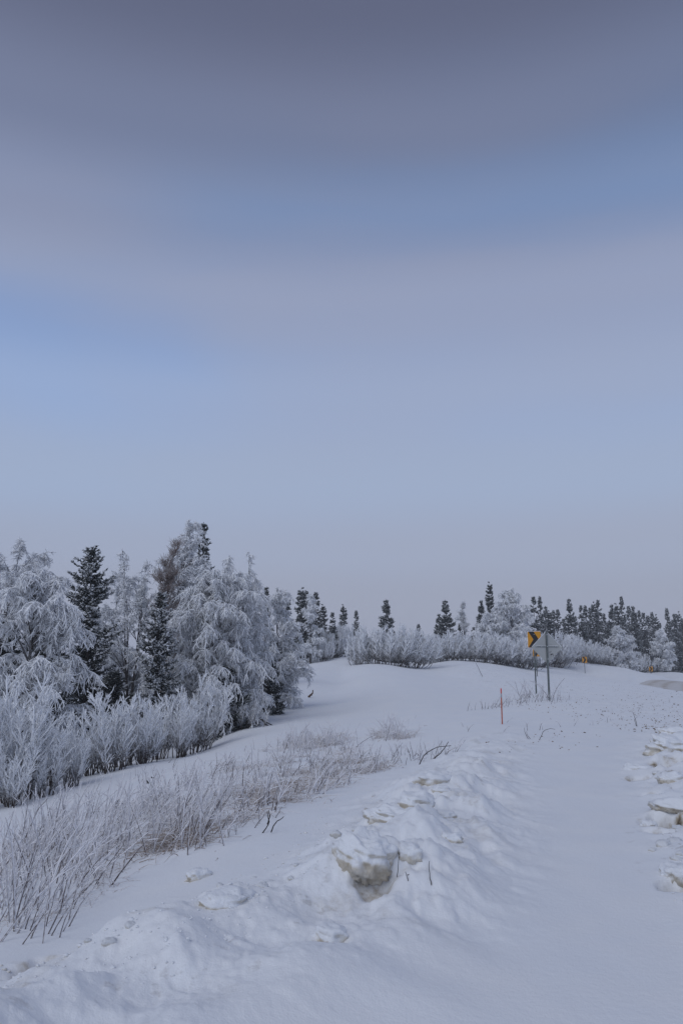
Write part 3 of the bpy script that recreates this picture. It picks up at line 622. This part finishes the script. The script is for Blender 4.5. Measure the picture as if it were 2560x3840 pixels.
def rime_strip(pts, name, parent, r=.010, y=0.):
    """crust of rime along an edge"""
    gq = Geo(); p = np.array(pts, float); n = 40; t_ = np.linspace(0, len(p) - 1, n)
    P = np.stack([np.interp(t_, np.arange(len(p)), p[:, 0]), np.full(n, y), np.interp(t_, np.arange(len(p)), p[:, 1])], -1)
    gq.tubes(P[None], r * (1 + .5 * rng.normal(size=(1, n)).clip(-1, 1)), np.ones((1, n)), 5); o = obj(name, gq.mesh(name, M_RIME), parent); return o

def chevron(px, top, base_py, Y, label, w=.61, h=.762, yaw=0., flip=1):
    p = at(px, base_py, Y); x = float(p[0]); z = float(ground(np.array([x]), np.array([float(Y)]))[0]); zt = float(at(px, top, Y)[2])
    e = obj('chevron_sign', None, None, label, 'sign', 'chevron signs on the outside of the curve', None, (x, Y, z)); e.rotation_euler = (0, 0, yaw); e.empty_display_size = .2
    ht = zt - z
    po = obj('post', u_post(ht - .04), e); po.location = (0, .06, 0); po.rotation_euler = (0, 0, math.pi)
    pa = obj('panel', bevel_mesh('panel', bm_prism(rounded(w, h, .04), -.0015, .0015), M_YEL, 0), e); pa.location = (0, 0, ht - h / 2)
    # black chevron, its own thin sheet of film
    a, t_ = .40 * w, .30 * w
    X0 = -.44 * w
    poly = [(X0, h * .485), (X0 + t_ * 1.35, h * .485), (X0 + t_ * 1.35 + a * .95, 0), (X0 + t_ * 1.35, -h * .485), (X0, -h * .485), (X0 + a * .95, 0)]
    bm = bmesh.new(); fr_ = [bm.verts.new((x_, -.003, z_)) for x_, z_ in poly]; bk = [bm.verts.new((x_, -.0017, z_)) for x_, z_ in poly]
    for f_ in ((0, 1, 2, 5), (5, 2, 3, 4)): bm.faces.new([fr_[i] for i in f_]); bm.faces.new([bk[i] for i in f_][::-1])
    for i in range(6): bm.faces.new((fr_[i], bk[i], bk[(i + 1) % 6], fr_[(i + 1) % 6]))
    bmesh.ops.recalc_face_normals(bm, faces=bm.faces[:])
    obj('chevron', bevel_mesh('chevron', bm, M_BLK, 0), pa)
    if Y < 60:
        rime_strip([(-w / 2, -h / 2 + .05), (-w / 2, h / 2 - .03), (-w / 2 + .03, h / 2), (w / 2 - .03, h / 2), (w / 2, h / 2 - .04)], 'rime_edge', pa)
        for dz in (.3, -.3): b_ = obj('bolt', BOLT, e); b_.location = (0, -.006, ht - h / 2 + dz * h)
    return e
chevron(2010, 2367, 2600, 38, 'amber chevron sign half hidden behind the bare back of the diamond sign', yaw=math.radians(-6))
chevron(2014, 2428, 2540, 70, 'second chevron sign, only its edge showing below the diamond sign', yaw=math.radians(-4))
chevron(2193, 2463, 2528, 102, 'small amber chevron sign on the slope before the bush row', yaw=math.radians(4))
chevron(2441, 2499, 2545, 126, 'last and smallest amber chevron sign where the road bends away', yaw=math.radians(6))

p = at(2058, 2630, 28); dx = float(p[0]); dz = float(ground(np.array([dx]), np.array([28.]))[0]); zc = float(at(2050, 2427, 28)[2]) - dz
ds = obj('warning_sign', None, None, 'bare grey back of a diamond road sign with stickers on a channel post', 'sign', None, None, (dx, 28, dz)); ds.rotation_euler = (0, 0, math.radians(4)); ds.empty_display_size = .2
half = .545
dm = [(x_ * .7071 - z_ * .7071, x_ * .7071 + z_ * .7071) for x_, z_ in rounded(half * 2 * .7071 + .02, half * 2 * .7071 + .02, .045)]
pn = obj('panel', bevel_mesh('panel', bm_prism(dm, 0, .003), M_ALU, 0), ds); pn.location = (0, 0, zc)
po = obj('post', u_post(zc + half * 1.0, .072), ds); po.location = (0, -.021, 0)
cb = obj('crossbar', bevel_mesh('crossbar', bm_prism([(-.40, -.018), (.40, -.018), (.40, .018), (-.40, .018)], -.020, -.002), M_STEEL, .003), ds); cb.location = (0, 0, zc + .02)
for dz_ in (.43, .025, -.40): o = obj('bolt', BOLT, ds); o.location = (0, -.068, zc + dz_)
for dx_ in (-.37, .37, -.2, .3): o = obj('bolt', BOLT, ds); o.location = (dx_, -.024, zc + .02); o.scale = (.7, .7, .7)
rime_strip([(-half + .03, .02), (0, half + .005), (half - .03, .02)], 'rime_edge', pn, .007, .0015)
rime_strip([(-.40, .040), (.40, .040)], 'rime_crust', cb, .007, -.012).location = (0, 0, -.02)
# stickers on the back of the panel
def sticker(w, h, x_, z_, rz_, marks, label, mat=M_STK):
    s_ = obj('sticker', bevel_mesh('sticker', bm_box(-w / 2, w / 2, -.003, -.001, -h / 2, h / 2), mat, 0), pn); s_.location = (x_, 0, z_); s_.rotation_euler = (0, rz_, 0); s_['label'] = label
    bm = bmesh.new()
    for a0, a1, b0, b1 in marks: bm_box(w * a0, w * a1, -.0045, -.0032, h * b0, h * b1, bm)
    obj('print', bevel_mesh('print', bm, M_BLK, 0), s_)
sticker(.10, .045, .115, -.17, math.radians(-8), [(-.42, -.28, -.35, .35), (-.2, -.08, -.35, .35), (-.08, .04, .2, .35), (-.08, .04, -.35, -.2), (.12, .24, -.35, .35), (.3, .44, -.1, .35), (-.45, .45, .38, .46)], 'small pale sticker with dark lettering')
sticker(.105, .095, .165, -.265, math.radians(-4), [(-.46, -.1, -.1, .45), (-.1, .46, .15, .45), (.22, .46, -.45, .15), (-.3, .05, -.42, -.25), (-.46, -.36, -.45, -.1)], 'square black and white sticker')

# orange snow stake
p = at(1882, 2719, 19); sx_ = float(p[0]); sz_ = float(ground(np.array([sx_]), np.array([19.]))[0]); hs_ = float(at(1877, 2580, 19)[2]) - sz_
stk = obj('snow_stake', None, None, 'thin orange snow stake with grey tape near its top', 'stake', None, None, (sx_, 19, sz_)); stk.empty_display_size = .1
def cyl(name, r, z0, z1, mat, dome=False):
    gq = Geo(); zz = [z0, z0 + .001, z1 - .004, z1] if not dome else [z0, z0 + .001, z1 - .02, z1]
    P = np.array([[(0, 0, q) for q in zz]], float); gq.tubes(P, np.array([[r * .3 if dome is None else r, r, r, r * (.35 if dome else .92)]]), np.zeros((1, 4)), 12)
    me = gq.mesh(name, mat); return me
obj('pole', cyl('pole', .0145, -.2, hs_ - .13, M_ORG), stk)
obj('tape_band', cyl('tape_band', .0155, hs_ - .215, hs_ - .118, M_GREY), stk)
obj('reflector_cap', cyl('reflector_cap', .0162, hs_ - .122, hs_, M_PINK, True), stk)

# ------------------------------------------------------------------ dead grass and stalks in the ditch
def in_poly(px, py, poly):
    r = np.zeros(len(px), bool); n = len(poly)
    for i in range(n):
        (x0, y0), (x1, y1) = poly[i], poly[(i + 1) % n]
        c = ((y0 > py) != (y1 > py)) & (px < (x1 - x0) * (py - y0) / (y1 - y0 + 1e-9) + x0); r ^= c
    return r
def scatter(poly, n, clump=.0, seed=0):
    P = np.array(poly, float); lo, hi = P.min(0), P.max(0); out_ = np.zeros((0, 2))
    while len(out_) < n:
        q = rng.uniform(lo, hi, (n * 3, 2)); q = q[in_poly(q[:, 0], q[:, 1], poly)]
        if clump: q = q[fbm2(q[:, 0] / 75., q[:, 1] / 42., 3, 200 + seed) > rng.uniform(-.5, clump, len(q)) - .1]
        out_ = np.concatenate([out_, q])
    return hit(out_[:n, 0], out_[:n, 1])
def blades(gq, B, ln, r, lean, curl, frost, k=5, jit=.25):
    n = len(B); L_ = rng.uniform(*ln, n); d = unit(np.array([lean[0], lean[1], 1.]) + rng.normal(size=(n, 3)) * [jit, jit, .05]); s = np.linspace(0, 1, k)[None, :, None]
    side = unit(np.stack([d[:, 0] + rng.normal(0, .3, n), d[:, 1] + rng.normal(0, .3, n), 0 * L_], -1)) * (rng.uniform(.2, 1.2, n) * curl)[:, None]
    P = B[:, None] - [0, 0, .03] + d[:, None] * s * L_[:, None, None] + (side[:, None] - np.array([0, 0, .6 * curl])) * (s ** 2.2) * L_[:, None, None]
    P = P + rng.normal(0, .006, P.shape) * s
    q = np.linspace(0, 1, k)
    gq.tubes(P, (rng.uniform(*r, (n, 1)) * (1 - .55 * q)[None]), (frost + rng.normal(0, .12, (n, 1))) * np.broadcast_to(.45 + .6 * q, (n, k)), 3)
    return P
def side_shoots(gq, P, n, ln, r, frost):
    j = rng.integers(0, len(P), n); p, t_ = sample(P, j, rng.uniform(.35, .98, n)); d = unit(t_ + unit(rng.normal(size=(n, 3))) * .6)
    L_ = rng.uniform(*ln, n); s = np.linspace(0, 1, 3)[None, :, None]; F = p[:, None] + d[:, None] * s * L_[:, None, None]
    gq.tubes(F, np.broadcast_to(np.array([1., .9, .4]) * r, (n, 3)), np.full((n, 3), frost) + rng.normal(0, .1, (n, 1)), 3)
PA = [(-60, 3230), (-60, 3500), (120, 3480), (330, 3380), (520, 3230), (760, 3200), (760, 3120), (560, 3060), (400, 3020), (200, 3080)]
PA2 = [(-60, 3180), (-60, 3330), (420, 3230), (760, 3130), (780, 3060), (500, 2990)]
PM = [(480, 3080), (700, 3140), (960, 3060), (1250, 2960), (1420, 2880), (1380, 2810), (1200, 2770), (1020, 2800), (800, 2880), (560, 2970)]
def tussocks(poly, n, m, spread, clump, seed):
    """n tufts of about m blades: feet, and the way each blade leans out of its tuft"""
    c = scatter(poly, n, clump, seed); k = rng.integers(max(1, m // 2), m + m // 2 + 1, n); o = rng.normal(0, 1, (k.sum(), 2)) * spread * np.repeat(rng.uniform(.4, 1.3, n), k)[:, None]
    B = np.repeat(c, k, 0); B = np.stack([B[:, 0] + o[:, 0], B[:, 1] + o[:, 1], 0 * B[:, 0]], -1); B[:, 2] = ground(B[:, 0], B[:, 1]); return B
reseed(501)
st = Geo()
ED = [(520, 3180), (700, 3200), (1060, 3060), (960, 3050), (700, 3150)]; EL = [(-40, 3420), (-40, 3600), (140, 3560), (330, 3440), (300, 3380)]
RS = [(1150, 2900), (1500, 2870), (1720, 2860), (1700, 2800), (1430, 2830), (1300, 2870)]; T1 = [(1390, 2745), (1520, 2755), (1530, 2775), (1400, 2770)]
T2 = [(1060, 2790), (1180, 2755), (1300, 2765), (1290, 2790), (1130, 2820)]; SG = [(1735, 2672), (1900, 2650), (2010, 2640), (2100, 2640), (2140, 2625), (1960, 2615), (1880, 2640)]
def stalks(B, ln, r, lean, curl, frost, jit, shoots, sl=(.06, .2), sr=.006, sf=.7):
    P = blades(st, B, ln, r, lean, curl, frost, jit=jit)
    if shoots: side_shoots(st, P, shoots, sl, sr, sf)
stalks(tussocks(PA, 34, 5, .14, .6, 1), (.3, 1.0), (.006, .010), (.22, .05), .2, .58, .3, 260, (.06, .24))
stalks(scatter(PA, 110, .2, 21), (.3, .9), (.006, .010), (.22, .05), .12, .42, .3, 80)
stalks(tussocks(PA2, 34, 5, .16, .6, 2), (.25, .8), (.006, .010), (.25, .05), .25, .68, .32, 260)
stalks(tussocks(PM, 60, 6, .12, .5, 3), (.2, .55), (.007, .012), (.2, .05), .2, .55, .3, 420)
stalks(scatter(PM, 120, .2, 23), (.2, .6), (.006, .010), (.12, .05), .12, .45, .3, 60)
stalks(scatter(EL, 22, 0, 4), (.25, .6), (.005, .007), (.35, .1), .15, .35, .25, 0)
stalks(scatter(ED, 30, 0, 5), (.15, .35), (.005, .007), (.25, .05), .1, .35, .3, 0)
stalks(scatter(RS, 80, .1, 6), (.12, .42), (.005, .008), (.25, .05), .2, .4, .4, 50)
stalks(tussocks(T1, 7, 7, .12, 0, 7), (.25, .75), (.007, .011), (.15, .05), .25, .7, .35, 90, (.08, .25))
stalks(tussocks(T2, 14, 7, .15, .1, 8), (.2, .65), (.007, .011), (.12, .03), .2, .7, .3, 120)
stalks(scatter(SG, 130, .1, 9), (.1, .45), (.006, .010), (.15, .03), .12, .35, .3, 90)
stalks(scatter([(1930, 2605), (1990, 2600), (2080, 2620), (1960, 2625)], 30, 0, 10), (.4, 1.0), (.007, .011), (.05, .03), .25, .45, .4, 120, (.1, .35))
stalks(scatter([(1680, 2720), (2400, 2660), (2420, 2700), (2000, 2750), (1750, 2760)], 24, 0, 11), (.1, .35), (.005, .008), (.15, .03), .3, .35, .4, 0)
stalks(scatter([(430, 2900), (760, 2840), (1000, 2790), (1000, 2830), (600, 2950), (480, 2960)], 55, 0, 12), (.08, .4), (.006, .009), (.1, .03), .15, .5, .3, 0)
obj('weed_stalks', st.mesh('weed_stalks', M_STALK), None, 'rime-coated brown weed stalks along the ditch', None, None, 'stuff')
gr = Geo()
blades(gr, tussocks(PM, 150, 22, .14, .55, 3), (.10, .34), (.003, .006), (.25, .0), .9, .70, 4, .5)
blades(gr, tussocks(PA2, 62, 20, .16, .65, 2), (.10, .36), (.003, .0055), (.35, .0), .9, .76, 4, .5)
blades(gr, tussocks(PA, 34, 18, .14, .65, 1), (.10, .32), (.0025, .005), (.35, .0), .9, .72, 4, .5)
blades(gr, tussocks([(520, 3150), (780, 3100), (740, 3175), (580, 3185)], 22, 48, .16, 0, 13), (.08, .28), (.003, .005), (.45, 0), 1.0, .22, 5, .6)
blades(gr, tussocks([(850, 2990), (1250, 2850), (1350, 2860), (1100, 2990), (900, 3050)], 34, 44, .16, 0, 15), (.08, .28), (.003, .006), (.35, 0), 1.0, .34, 5, .6)
blades(gr, tussocks(T2, 26, 22, .16, .1, 8), (.1, .35), (.004, .007), (.2, 0), .6, .7, 5, .45)
blades(gr, tussocks(T1, 10, 26, .16, 0, 7), (.1, .4), (.004, .007), (.2, 0), .7, .75, 5, .45)
blades(gr, tussocks([(1230, 2900), (1330, 2870), (1480, 2850), (1450, 2880), (1300, 2910)], 22, 24, .14, .2, 14), (.06, .22), (.003, .006), (.3, 0), .9, .5, 5, .55)
obj('dry_grass', gr.mesh('dry_grass', M_GRASS), None, 'rime-coated tan dead grass lying over in the ditch', None, None, 'stuff')

# single sticks and sprigs poking from the snow
def sprig(name, pts_list, label, cat, Y, r=.006, frost=.3, mat=None, group=None, S=5):
    """each entry of pts_list is a stick drawn through photo points at distance Y"""
    gq = Geo(); allp = []
    for k, pts in enumerate(pts_list):
        P = np.array([at(a, b, Y + .05 * k + .02 * i) for i, (a, b) in enumerate(pts)])
        q = np.linspace(0, len(P) - 1, 8); P = np.stack([np.interp(q, np.arange(len(P)), P[:, c]) for c in range(3)], -1) ; allp.append(P)
    z0 = np.concatenate(allp)[:, 2].argmin(); b = np.concatenate(allp)[z0].copy()
    gz = float(ground(np.array([b[0]]), np.array([b[1]]))[0])
    sh = gz - b[2] - .02
    for P in allp:
        P = P + [0, 0, sh] - [b[0], b[1], gz] + rng.normal(0, r * .5, P.shape)
        gq.tubes(P[None], r * np.linspace(1.1, .55, 8)[None], np.full((1, 8), frost), S)
    o = obj(name, gq.mesh(name, mat or M_WOOD), None, label, cat, group, None, (b[0], b[1], gz)); return o
sprig('dead_stick', [[(280, 3638), (277, 3600), (274, 3560)]], 'lone dark stick upright in the plough bank', 'stick', 5.0, .0055, .35)
sprig('dead_twig', [[(1488, 3293), (1490, 3255), (1496, 3200)]], 'single frosted twig beside the big dirty snow chunk', 'twig', 5.45, .0028, .55)
sprig('dead_sprig', [[(1621, 3313), (1612, 3280), (1608, 3240), (1609, 3205)], [(1612, 3295), (1585, 3294), (1565, 3292)]], 'forked dead sprig on the smooth snow', 'twig', 5.3, .0032, .42)
sprig('dead_twig', [[(1532, 3325), (1528, 3300), (1518, 3275)], [(1528, 3287), (1545, 3285), (1563, 3286)]], 'short bent twig beside the forked sprig', 'twig', 5.3, .003, .42)
sprig('dead_branch', [[(1015, 3200), (1035, 3160), (1065, 3140)], [(1000, 3170), (1012, 3140), (1006, 3118)], [(975, 3212), (1010, 3165), (1000, 3120)]], 'dark forked twigs at the edge of the grass', 'twig', 8.2, .006, .3)
sprig('arched_stalk', [[(1570, 2885), (1590, 2840), (1630, 2815), (1692, 2810)]], 'long stalk bent over into an arch on the bank', 'twig', 13.2, .008, .35)
sprig('slanting_stalk', [[(1625, 2882), (1655, 2850), (1682, 2812)]], 'slanting stalk beside the arched one', 'twig', 13.2, .008, .35)
sprig('broken_stump', [[(1160, 2572), (1170, 2558), (1175, 2546)], [(1155, 2571), (1166, 2562), (1172, 2553)]], 'broken snag of brown wood alone on the snowfield', 'stump', 44, .05, .1, plain('snag_wood', (.11, .062, .035), .9, 0, .5, 12))
sprig('fallen_branch', [[(905, 2650), (925, 2660), (980, 2675), (1010, 2695), (1035, 2702)], [(985, 2678), (1000, 2700), (1022, 2706)], [(935, 2660), (925, 2690), (905, 2716)]], 'dark fallen branch reaching out of the wood onto snow', 'branch', 30, .03, .35)
sprig('bent_twig', [[(1808, 2525), (1797, 2503), (1788, 2482), (1782, 2472)]], 'thin curved twig alone below the crest bushes', 'twig', 55, .016, .2)
for pts, Yd, lab in [([(548, 2922), (560, 2940)], 16.5, 'short dark stub standing in open snow below the willows'), ([(567, 2897), (580, 2904)], 17.5, 'dark stub sticking up near the willow row')]:
    sprig('stub', [[pts[1], pts[0]]], lab, 'stick', Yd, .018, .1)
sprig('broken_branch', [[(400, 3050), (420, 3030), (462, 3010)], [(420, 3034), (440, 3012), (446, 2998)]], 'dark broken branch lying among the stalks', 'branch', 13, .018, .4)
sprig('thin_weed', [[(2388, 2720), (2378, 2685), (2370, 2664)], [(2384, 2720), (2376, 2690)]], 'thin dark weed on the gritty verge', 'twig', 19.5, .006, .15)
sprig('curled_weed', [[(2020, 2762), (2035, 2728), (2060, 2718), (2080, 2722)], [(1980, 2762), (1968, 2740), (1963, 2716)], [(1990, 2762), (1975, 2745), (1972, 2730)]], 'thin curled weed beside the snow stake', 'twig', 15.5, .005, .25)

# ------------------------------------------------------------------ chunks of ploughed snow
reseed(502)
def chunk(px, py, Y, sx, sy, sz, label, group=None, yaw=0., sink=.35, seed=0, sub=4, tilt=0., mat=None):
    bm = bmesh.new(); bmesh.ops.create_icosphere(bm, subdivisions=sub, radius=1.)
    V = np.array([v.co[:] for v in bm.verts]); n = V / np.linalg.norm(V, axis=1, keepdims=True)
    V = np.sign(n) * np.abs(n) ** .78
    e = noise3(n * 1.1 + seed * 3.7, seed) * .34 + noise3(n * 2.6 + seed, seed + 2) * .16
    f = 1 - np.abs(noise3(n * 4.5, seed + 4)) * .9
    rough = sstep(.45, -.1, n[:, 2])                       # broken faces are crumbly, the snowed-on top is smooth
    V = V * (1 + e + rough * (.16 * f - .08 + .10 * noise3(n * 8, seed + 6) + .07 * noise3(n * 15, seed + 7)) + .015 * noise3(n * 14, seed + 8))[:, None]
    under = sstep(.1, -.7, n[:, 2]); V[:, :2] *= (1 - .22 * under)[:, None]
    V *= [sx, sy, sz]; p = hit(px, py, True)[0] if Y is None else None
    if p is None:
        q = at(px, py, Y); p = np.array([q[0], Y, float(ground(np.array([q[0]]), np.array([float(Y)]))[0])])
    me = bpy.data.meshes.new('snow_chunk'); 
    for v, c in zip(bm.verts, V): v.co = c
    for f_ in bm.faces: f_.smooth = True
    bm.to_mesh(me); bm.free(); me.materials.append(mat or M_CHUNK)
    o = obj('snow_chunk', me, None, label, 'snow chunk', group, None, (p[0], p[1], p[2] + sz * (1 - 2 * sink))); o.rotation_euler = (tilt, 0, yaw); return o
chunk(1365, 3225, None, .175, .18, .17, 'biggest snow chunk, smooth on top with a crumbly tan underside', yaw=.5, sink=0.60, seed=3, tilt=.12, sub=5)
chunk(1535, 3215, None, .085, .08, .075, 'fist-like crumbly tan snow lump beside the biggest chunk', yaw=.2, sink=0.54, seed=5)
chunk(1470, 3060, None, .17, .25, .12, 'long overhanging snow chunk behind the biggest chunk', yaw=.7, sink=0.69, seed=8, sub=5)
chunk(1560, 3010, None, .16, .16, .11, 'snow chunk with a tan broken side on the bank top', yaw=.3, sink=0.69, seed=9)
chunk(1655, 3060, None, .12, .08, .06, 'low snow slab with a brown lower edge', yaw=-.5, sink=0.59, seed=11)
chunk(1690, 3155, None, .085, .06, .045, 'small crumbly lump alone on the smooth snow', yaw=.0, sink=0.64, seed=12)
chunk(1620, 2925, None, .18, .14, .10, 'white snow chunk near the arched stalks', yaw=.4, sink=0.70, seed=14)
chunk(1650, 2965, None, .09, .08, .05, 'small white lump below the white chunk on the bank', yaw=.1, sink=0.64, seed=15)
chunk(745, 3300, None, .11, .07, .07, 'slanting snow slab with a rough dark edge on the bank', yaw=.6, sink=0.49, seed=17, tilt=-.2)
chunk(1240, 3530, None, .085, .09, .07, 'rounded snow lump on the smooth near slope of the bank', yaw=.5, sink=0.64, seed=19)
chunk(1330, 3300, None, .07, .07, .05, 'little white knob below the biggest chunk', yaw=.5, sink=0.59, seed=20)
chunk(850, 3370, None, .16, .12, .08, 'broken chunk with a tan hollow on the bank', yaw=.3, sink=0.69, seed=21)
chunk(2520, 2815, None, .42, .24, .20, 'large dirty block overhanging a dark hollow in the verge bank', yaw=.35, sink=0.51, seed=25, sub=5, tilt=.15)
chunk(2385, 2885, None, .17, .2, .12, 'snow block with a tan notch on the verge bank', yaw=.6, sink=0.70, seed=27)
chunk(2515, 2925, None, .16, .11, .10, 'dirty lump behind the tan-notched block', yaw=.1, sink=0.66, seed=29)
chunk(2520, 2752, None, .24, .16, .13, 'crumbly dirty lump highest up the verge bank', yaw=.1, sink=0.63, seed=31)
chunk(2545, 3045, None, .26, .12, .09, 'dark-edged slab over a gash in the verge bank', yaw=-.45, sink=0.53, seed=33, tilt=.2)
chunk(2430, 3095, None, .07, .06, .06, 'small round lump beside the gash in the verge bank', yaw=-.4, sink=0.70, seed=35)
chunk(2530, 3275, None, .10, .12, .09, 'lowest lump of the verge bank with a dark cleft', yaw=-.2, sink=0.66, seed=37)
sprig('buried_stick', [[(2556, 2925), (2548, 2905), (2542, 2890)]], 'dark stick end poking from the verge bank', 'stick', 10.4, .02, .1)
GCL = 'small clods scattered on the banks'
pts = np.concatenate([scatter([(2330, 2760), (2420, 2980), (2400, 3150), (2560, 3350), (2600, 2900), (2560, 2740)], 30, 0, 1), scatter([(150, 3620), (900, 3300), (1250, 3050), (1500, 2950), (1750, 2880), (1620, 3000), (1450, 3200), (1100, 3420), (400, 3760)], 34, 0, 2)])
cl = [None] * 4
for k, p in enumerate(pts):
    s = rng.uniform(.018, .05) * (1.3 if p[0] > 2.5 else 1)
    if cl[k % 4] is None:
        cl[k % 4] = chunk(1000, 3000, None, 1., 1., .7, 'small snow clod lying on the plough banks', GCL, seed=50 + k, sub=3, mat=M_CLOD); o = cl[k % 4]
    else: o = cl[k % 4].copy(); col.objects.link(o)
    o.location = p + [0, 0, -s * .12]; o.scale = (s, s * rng.uniform(.7, 1.1), s); o.rotation_euler = (rng.uniform(-.3, .3), 0, rng.uniform(0, 6.28))

# crumbs of grit and dirty snow thrown over the verge and the banks: past counting
reseed(503)
def crumbs(P, size, seed):
    t_ = (1 + 5 ** .5) / 2
    IV = unit(np.array([(-1, t_, 0), (1, t_, 0), (-1, -t_, 0), (1, -t_, 0), (0, -1, t_), (0, 1, t_), (0, -1, -t_), (0, 1, -t_), (t_, 0, -1), (t_, 0, 1), (-t_, 0, -1), (-t_, 0, 1)], float))
    IF = np.array([(0, 11, 5), (0, 5, 1), (0, 1, 7), (0, 7, 10), (0, 10, 11), (1, 5, 9), (5, 11, 4), (11, 10, 2), (10, 7, 6), (7, 1, 8), (3, 9, 4), (3, 4, 2), (3, 2, 6), (3, 6, 8), (3, 8, 9), (4, 9, 5), (2, 4, 11), (6, 2, 10), (8, 6, 7), (9, 8, 1)])
    n = len(P); r = rng.uniform(*size, n) * rng.choice([.6, 1, 1, 1.7], n)
    V = IV[None] * rng.uniform(.6, 1.3, (n, 12, 1)) * (r[:, None, None] * rng.uniform([.8, .8, .45], [1.5, 1.2, .9], (n, 3))[:, None, :]) + P[:, None] + (r * .2)[:, None, None] * [0, 0, 1]
    F = (IF[None] + (np.arange(n) * 12)[:, None, None]).reshape(-1, 3)
    return V.reshape(-1, 3), F
VG = [(1850, 2640), (2100, 2560), (2250, 2545), (2600, 2600), (2600, 2780), (2400, 2760), (2150, 2690)]
def grit(name, P, size, mat, label):
    V, F = crumbs(P, size, 0); obj(name, mesh_from(name, V, None, F, None, True, mat), None, label, None, None, 'stuff')
grit('grit', np.concatenate([scatter(VG, 520, .2, 31), scatter([(2250, 2560), (2600, 2600), (2600, 2800), (2420, 2740)], 260, .2, 32), scatter([(1700, 2840), (2000, 2740), (2300, 2740), (2250, 2800), (1900, 2840)], 40, 0, 36), scatter([(2400, 2760), (2600, 2860), (2600, 2740)], 60, .2, 33)]), (.007, .018),
     plain('verge_grit', (.25, .205, .165), .9, 0, .5, 8), 'brown grit and soil crumbs strewn over the verge')
grit('snow_crumbs', np.concatenate([scatter(VG, 380, .2, 34), scatter([(2380, 2760), (2420, 3000), (2520, 3400), (2600, 3400), (2600, 2740)], 160, .1, 35),
     scatter([(-20, 3640), (300, 3560), (900, 3270), (1250, 3020), (1500, 2930), (1780, 2850), (1650, 3000), (1450, 3220), (1150, 3480), (600, 3840), (-20, 3840)], 520, .3, 37)]), (.004, .010), M_CLOD, 'crumbs of broken snow strewn over the plough banks')

# ------------------------------------------------------------------ frozen air
m = bpy.data.materials.new('frozen_haze'); m.use_nodes = True; t = m.node_tree; t.nodes.remove(t.nodes['Principled BSDF'])
v = N(t, 'ShaderNodeVolumePrincipled'); v.inputs['Color'].default_value = (.93, .94, .97, 1); v.inputs['Density'].default_value = .0008; v.inputs['Anisotropy'].default_value = .1
t.links.new(v.outputs[0], t.nodes['Material Output'].inputs['Volume'])
hz = bevel_mesh('haze', bm_box(-950, 950, -950, 950, -60, 16), m, 0)
obj('haze', hz, None, 'thin frozen haze hanging over the field and woods', None, None, 'stuff')
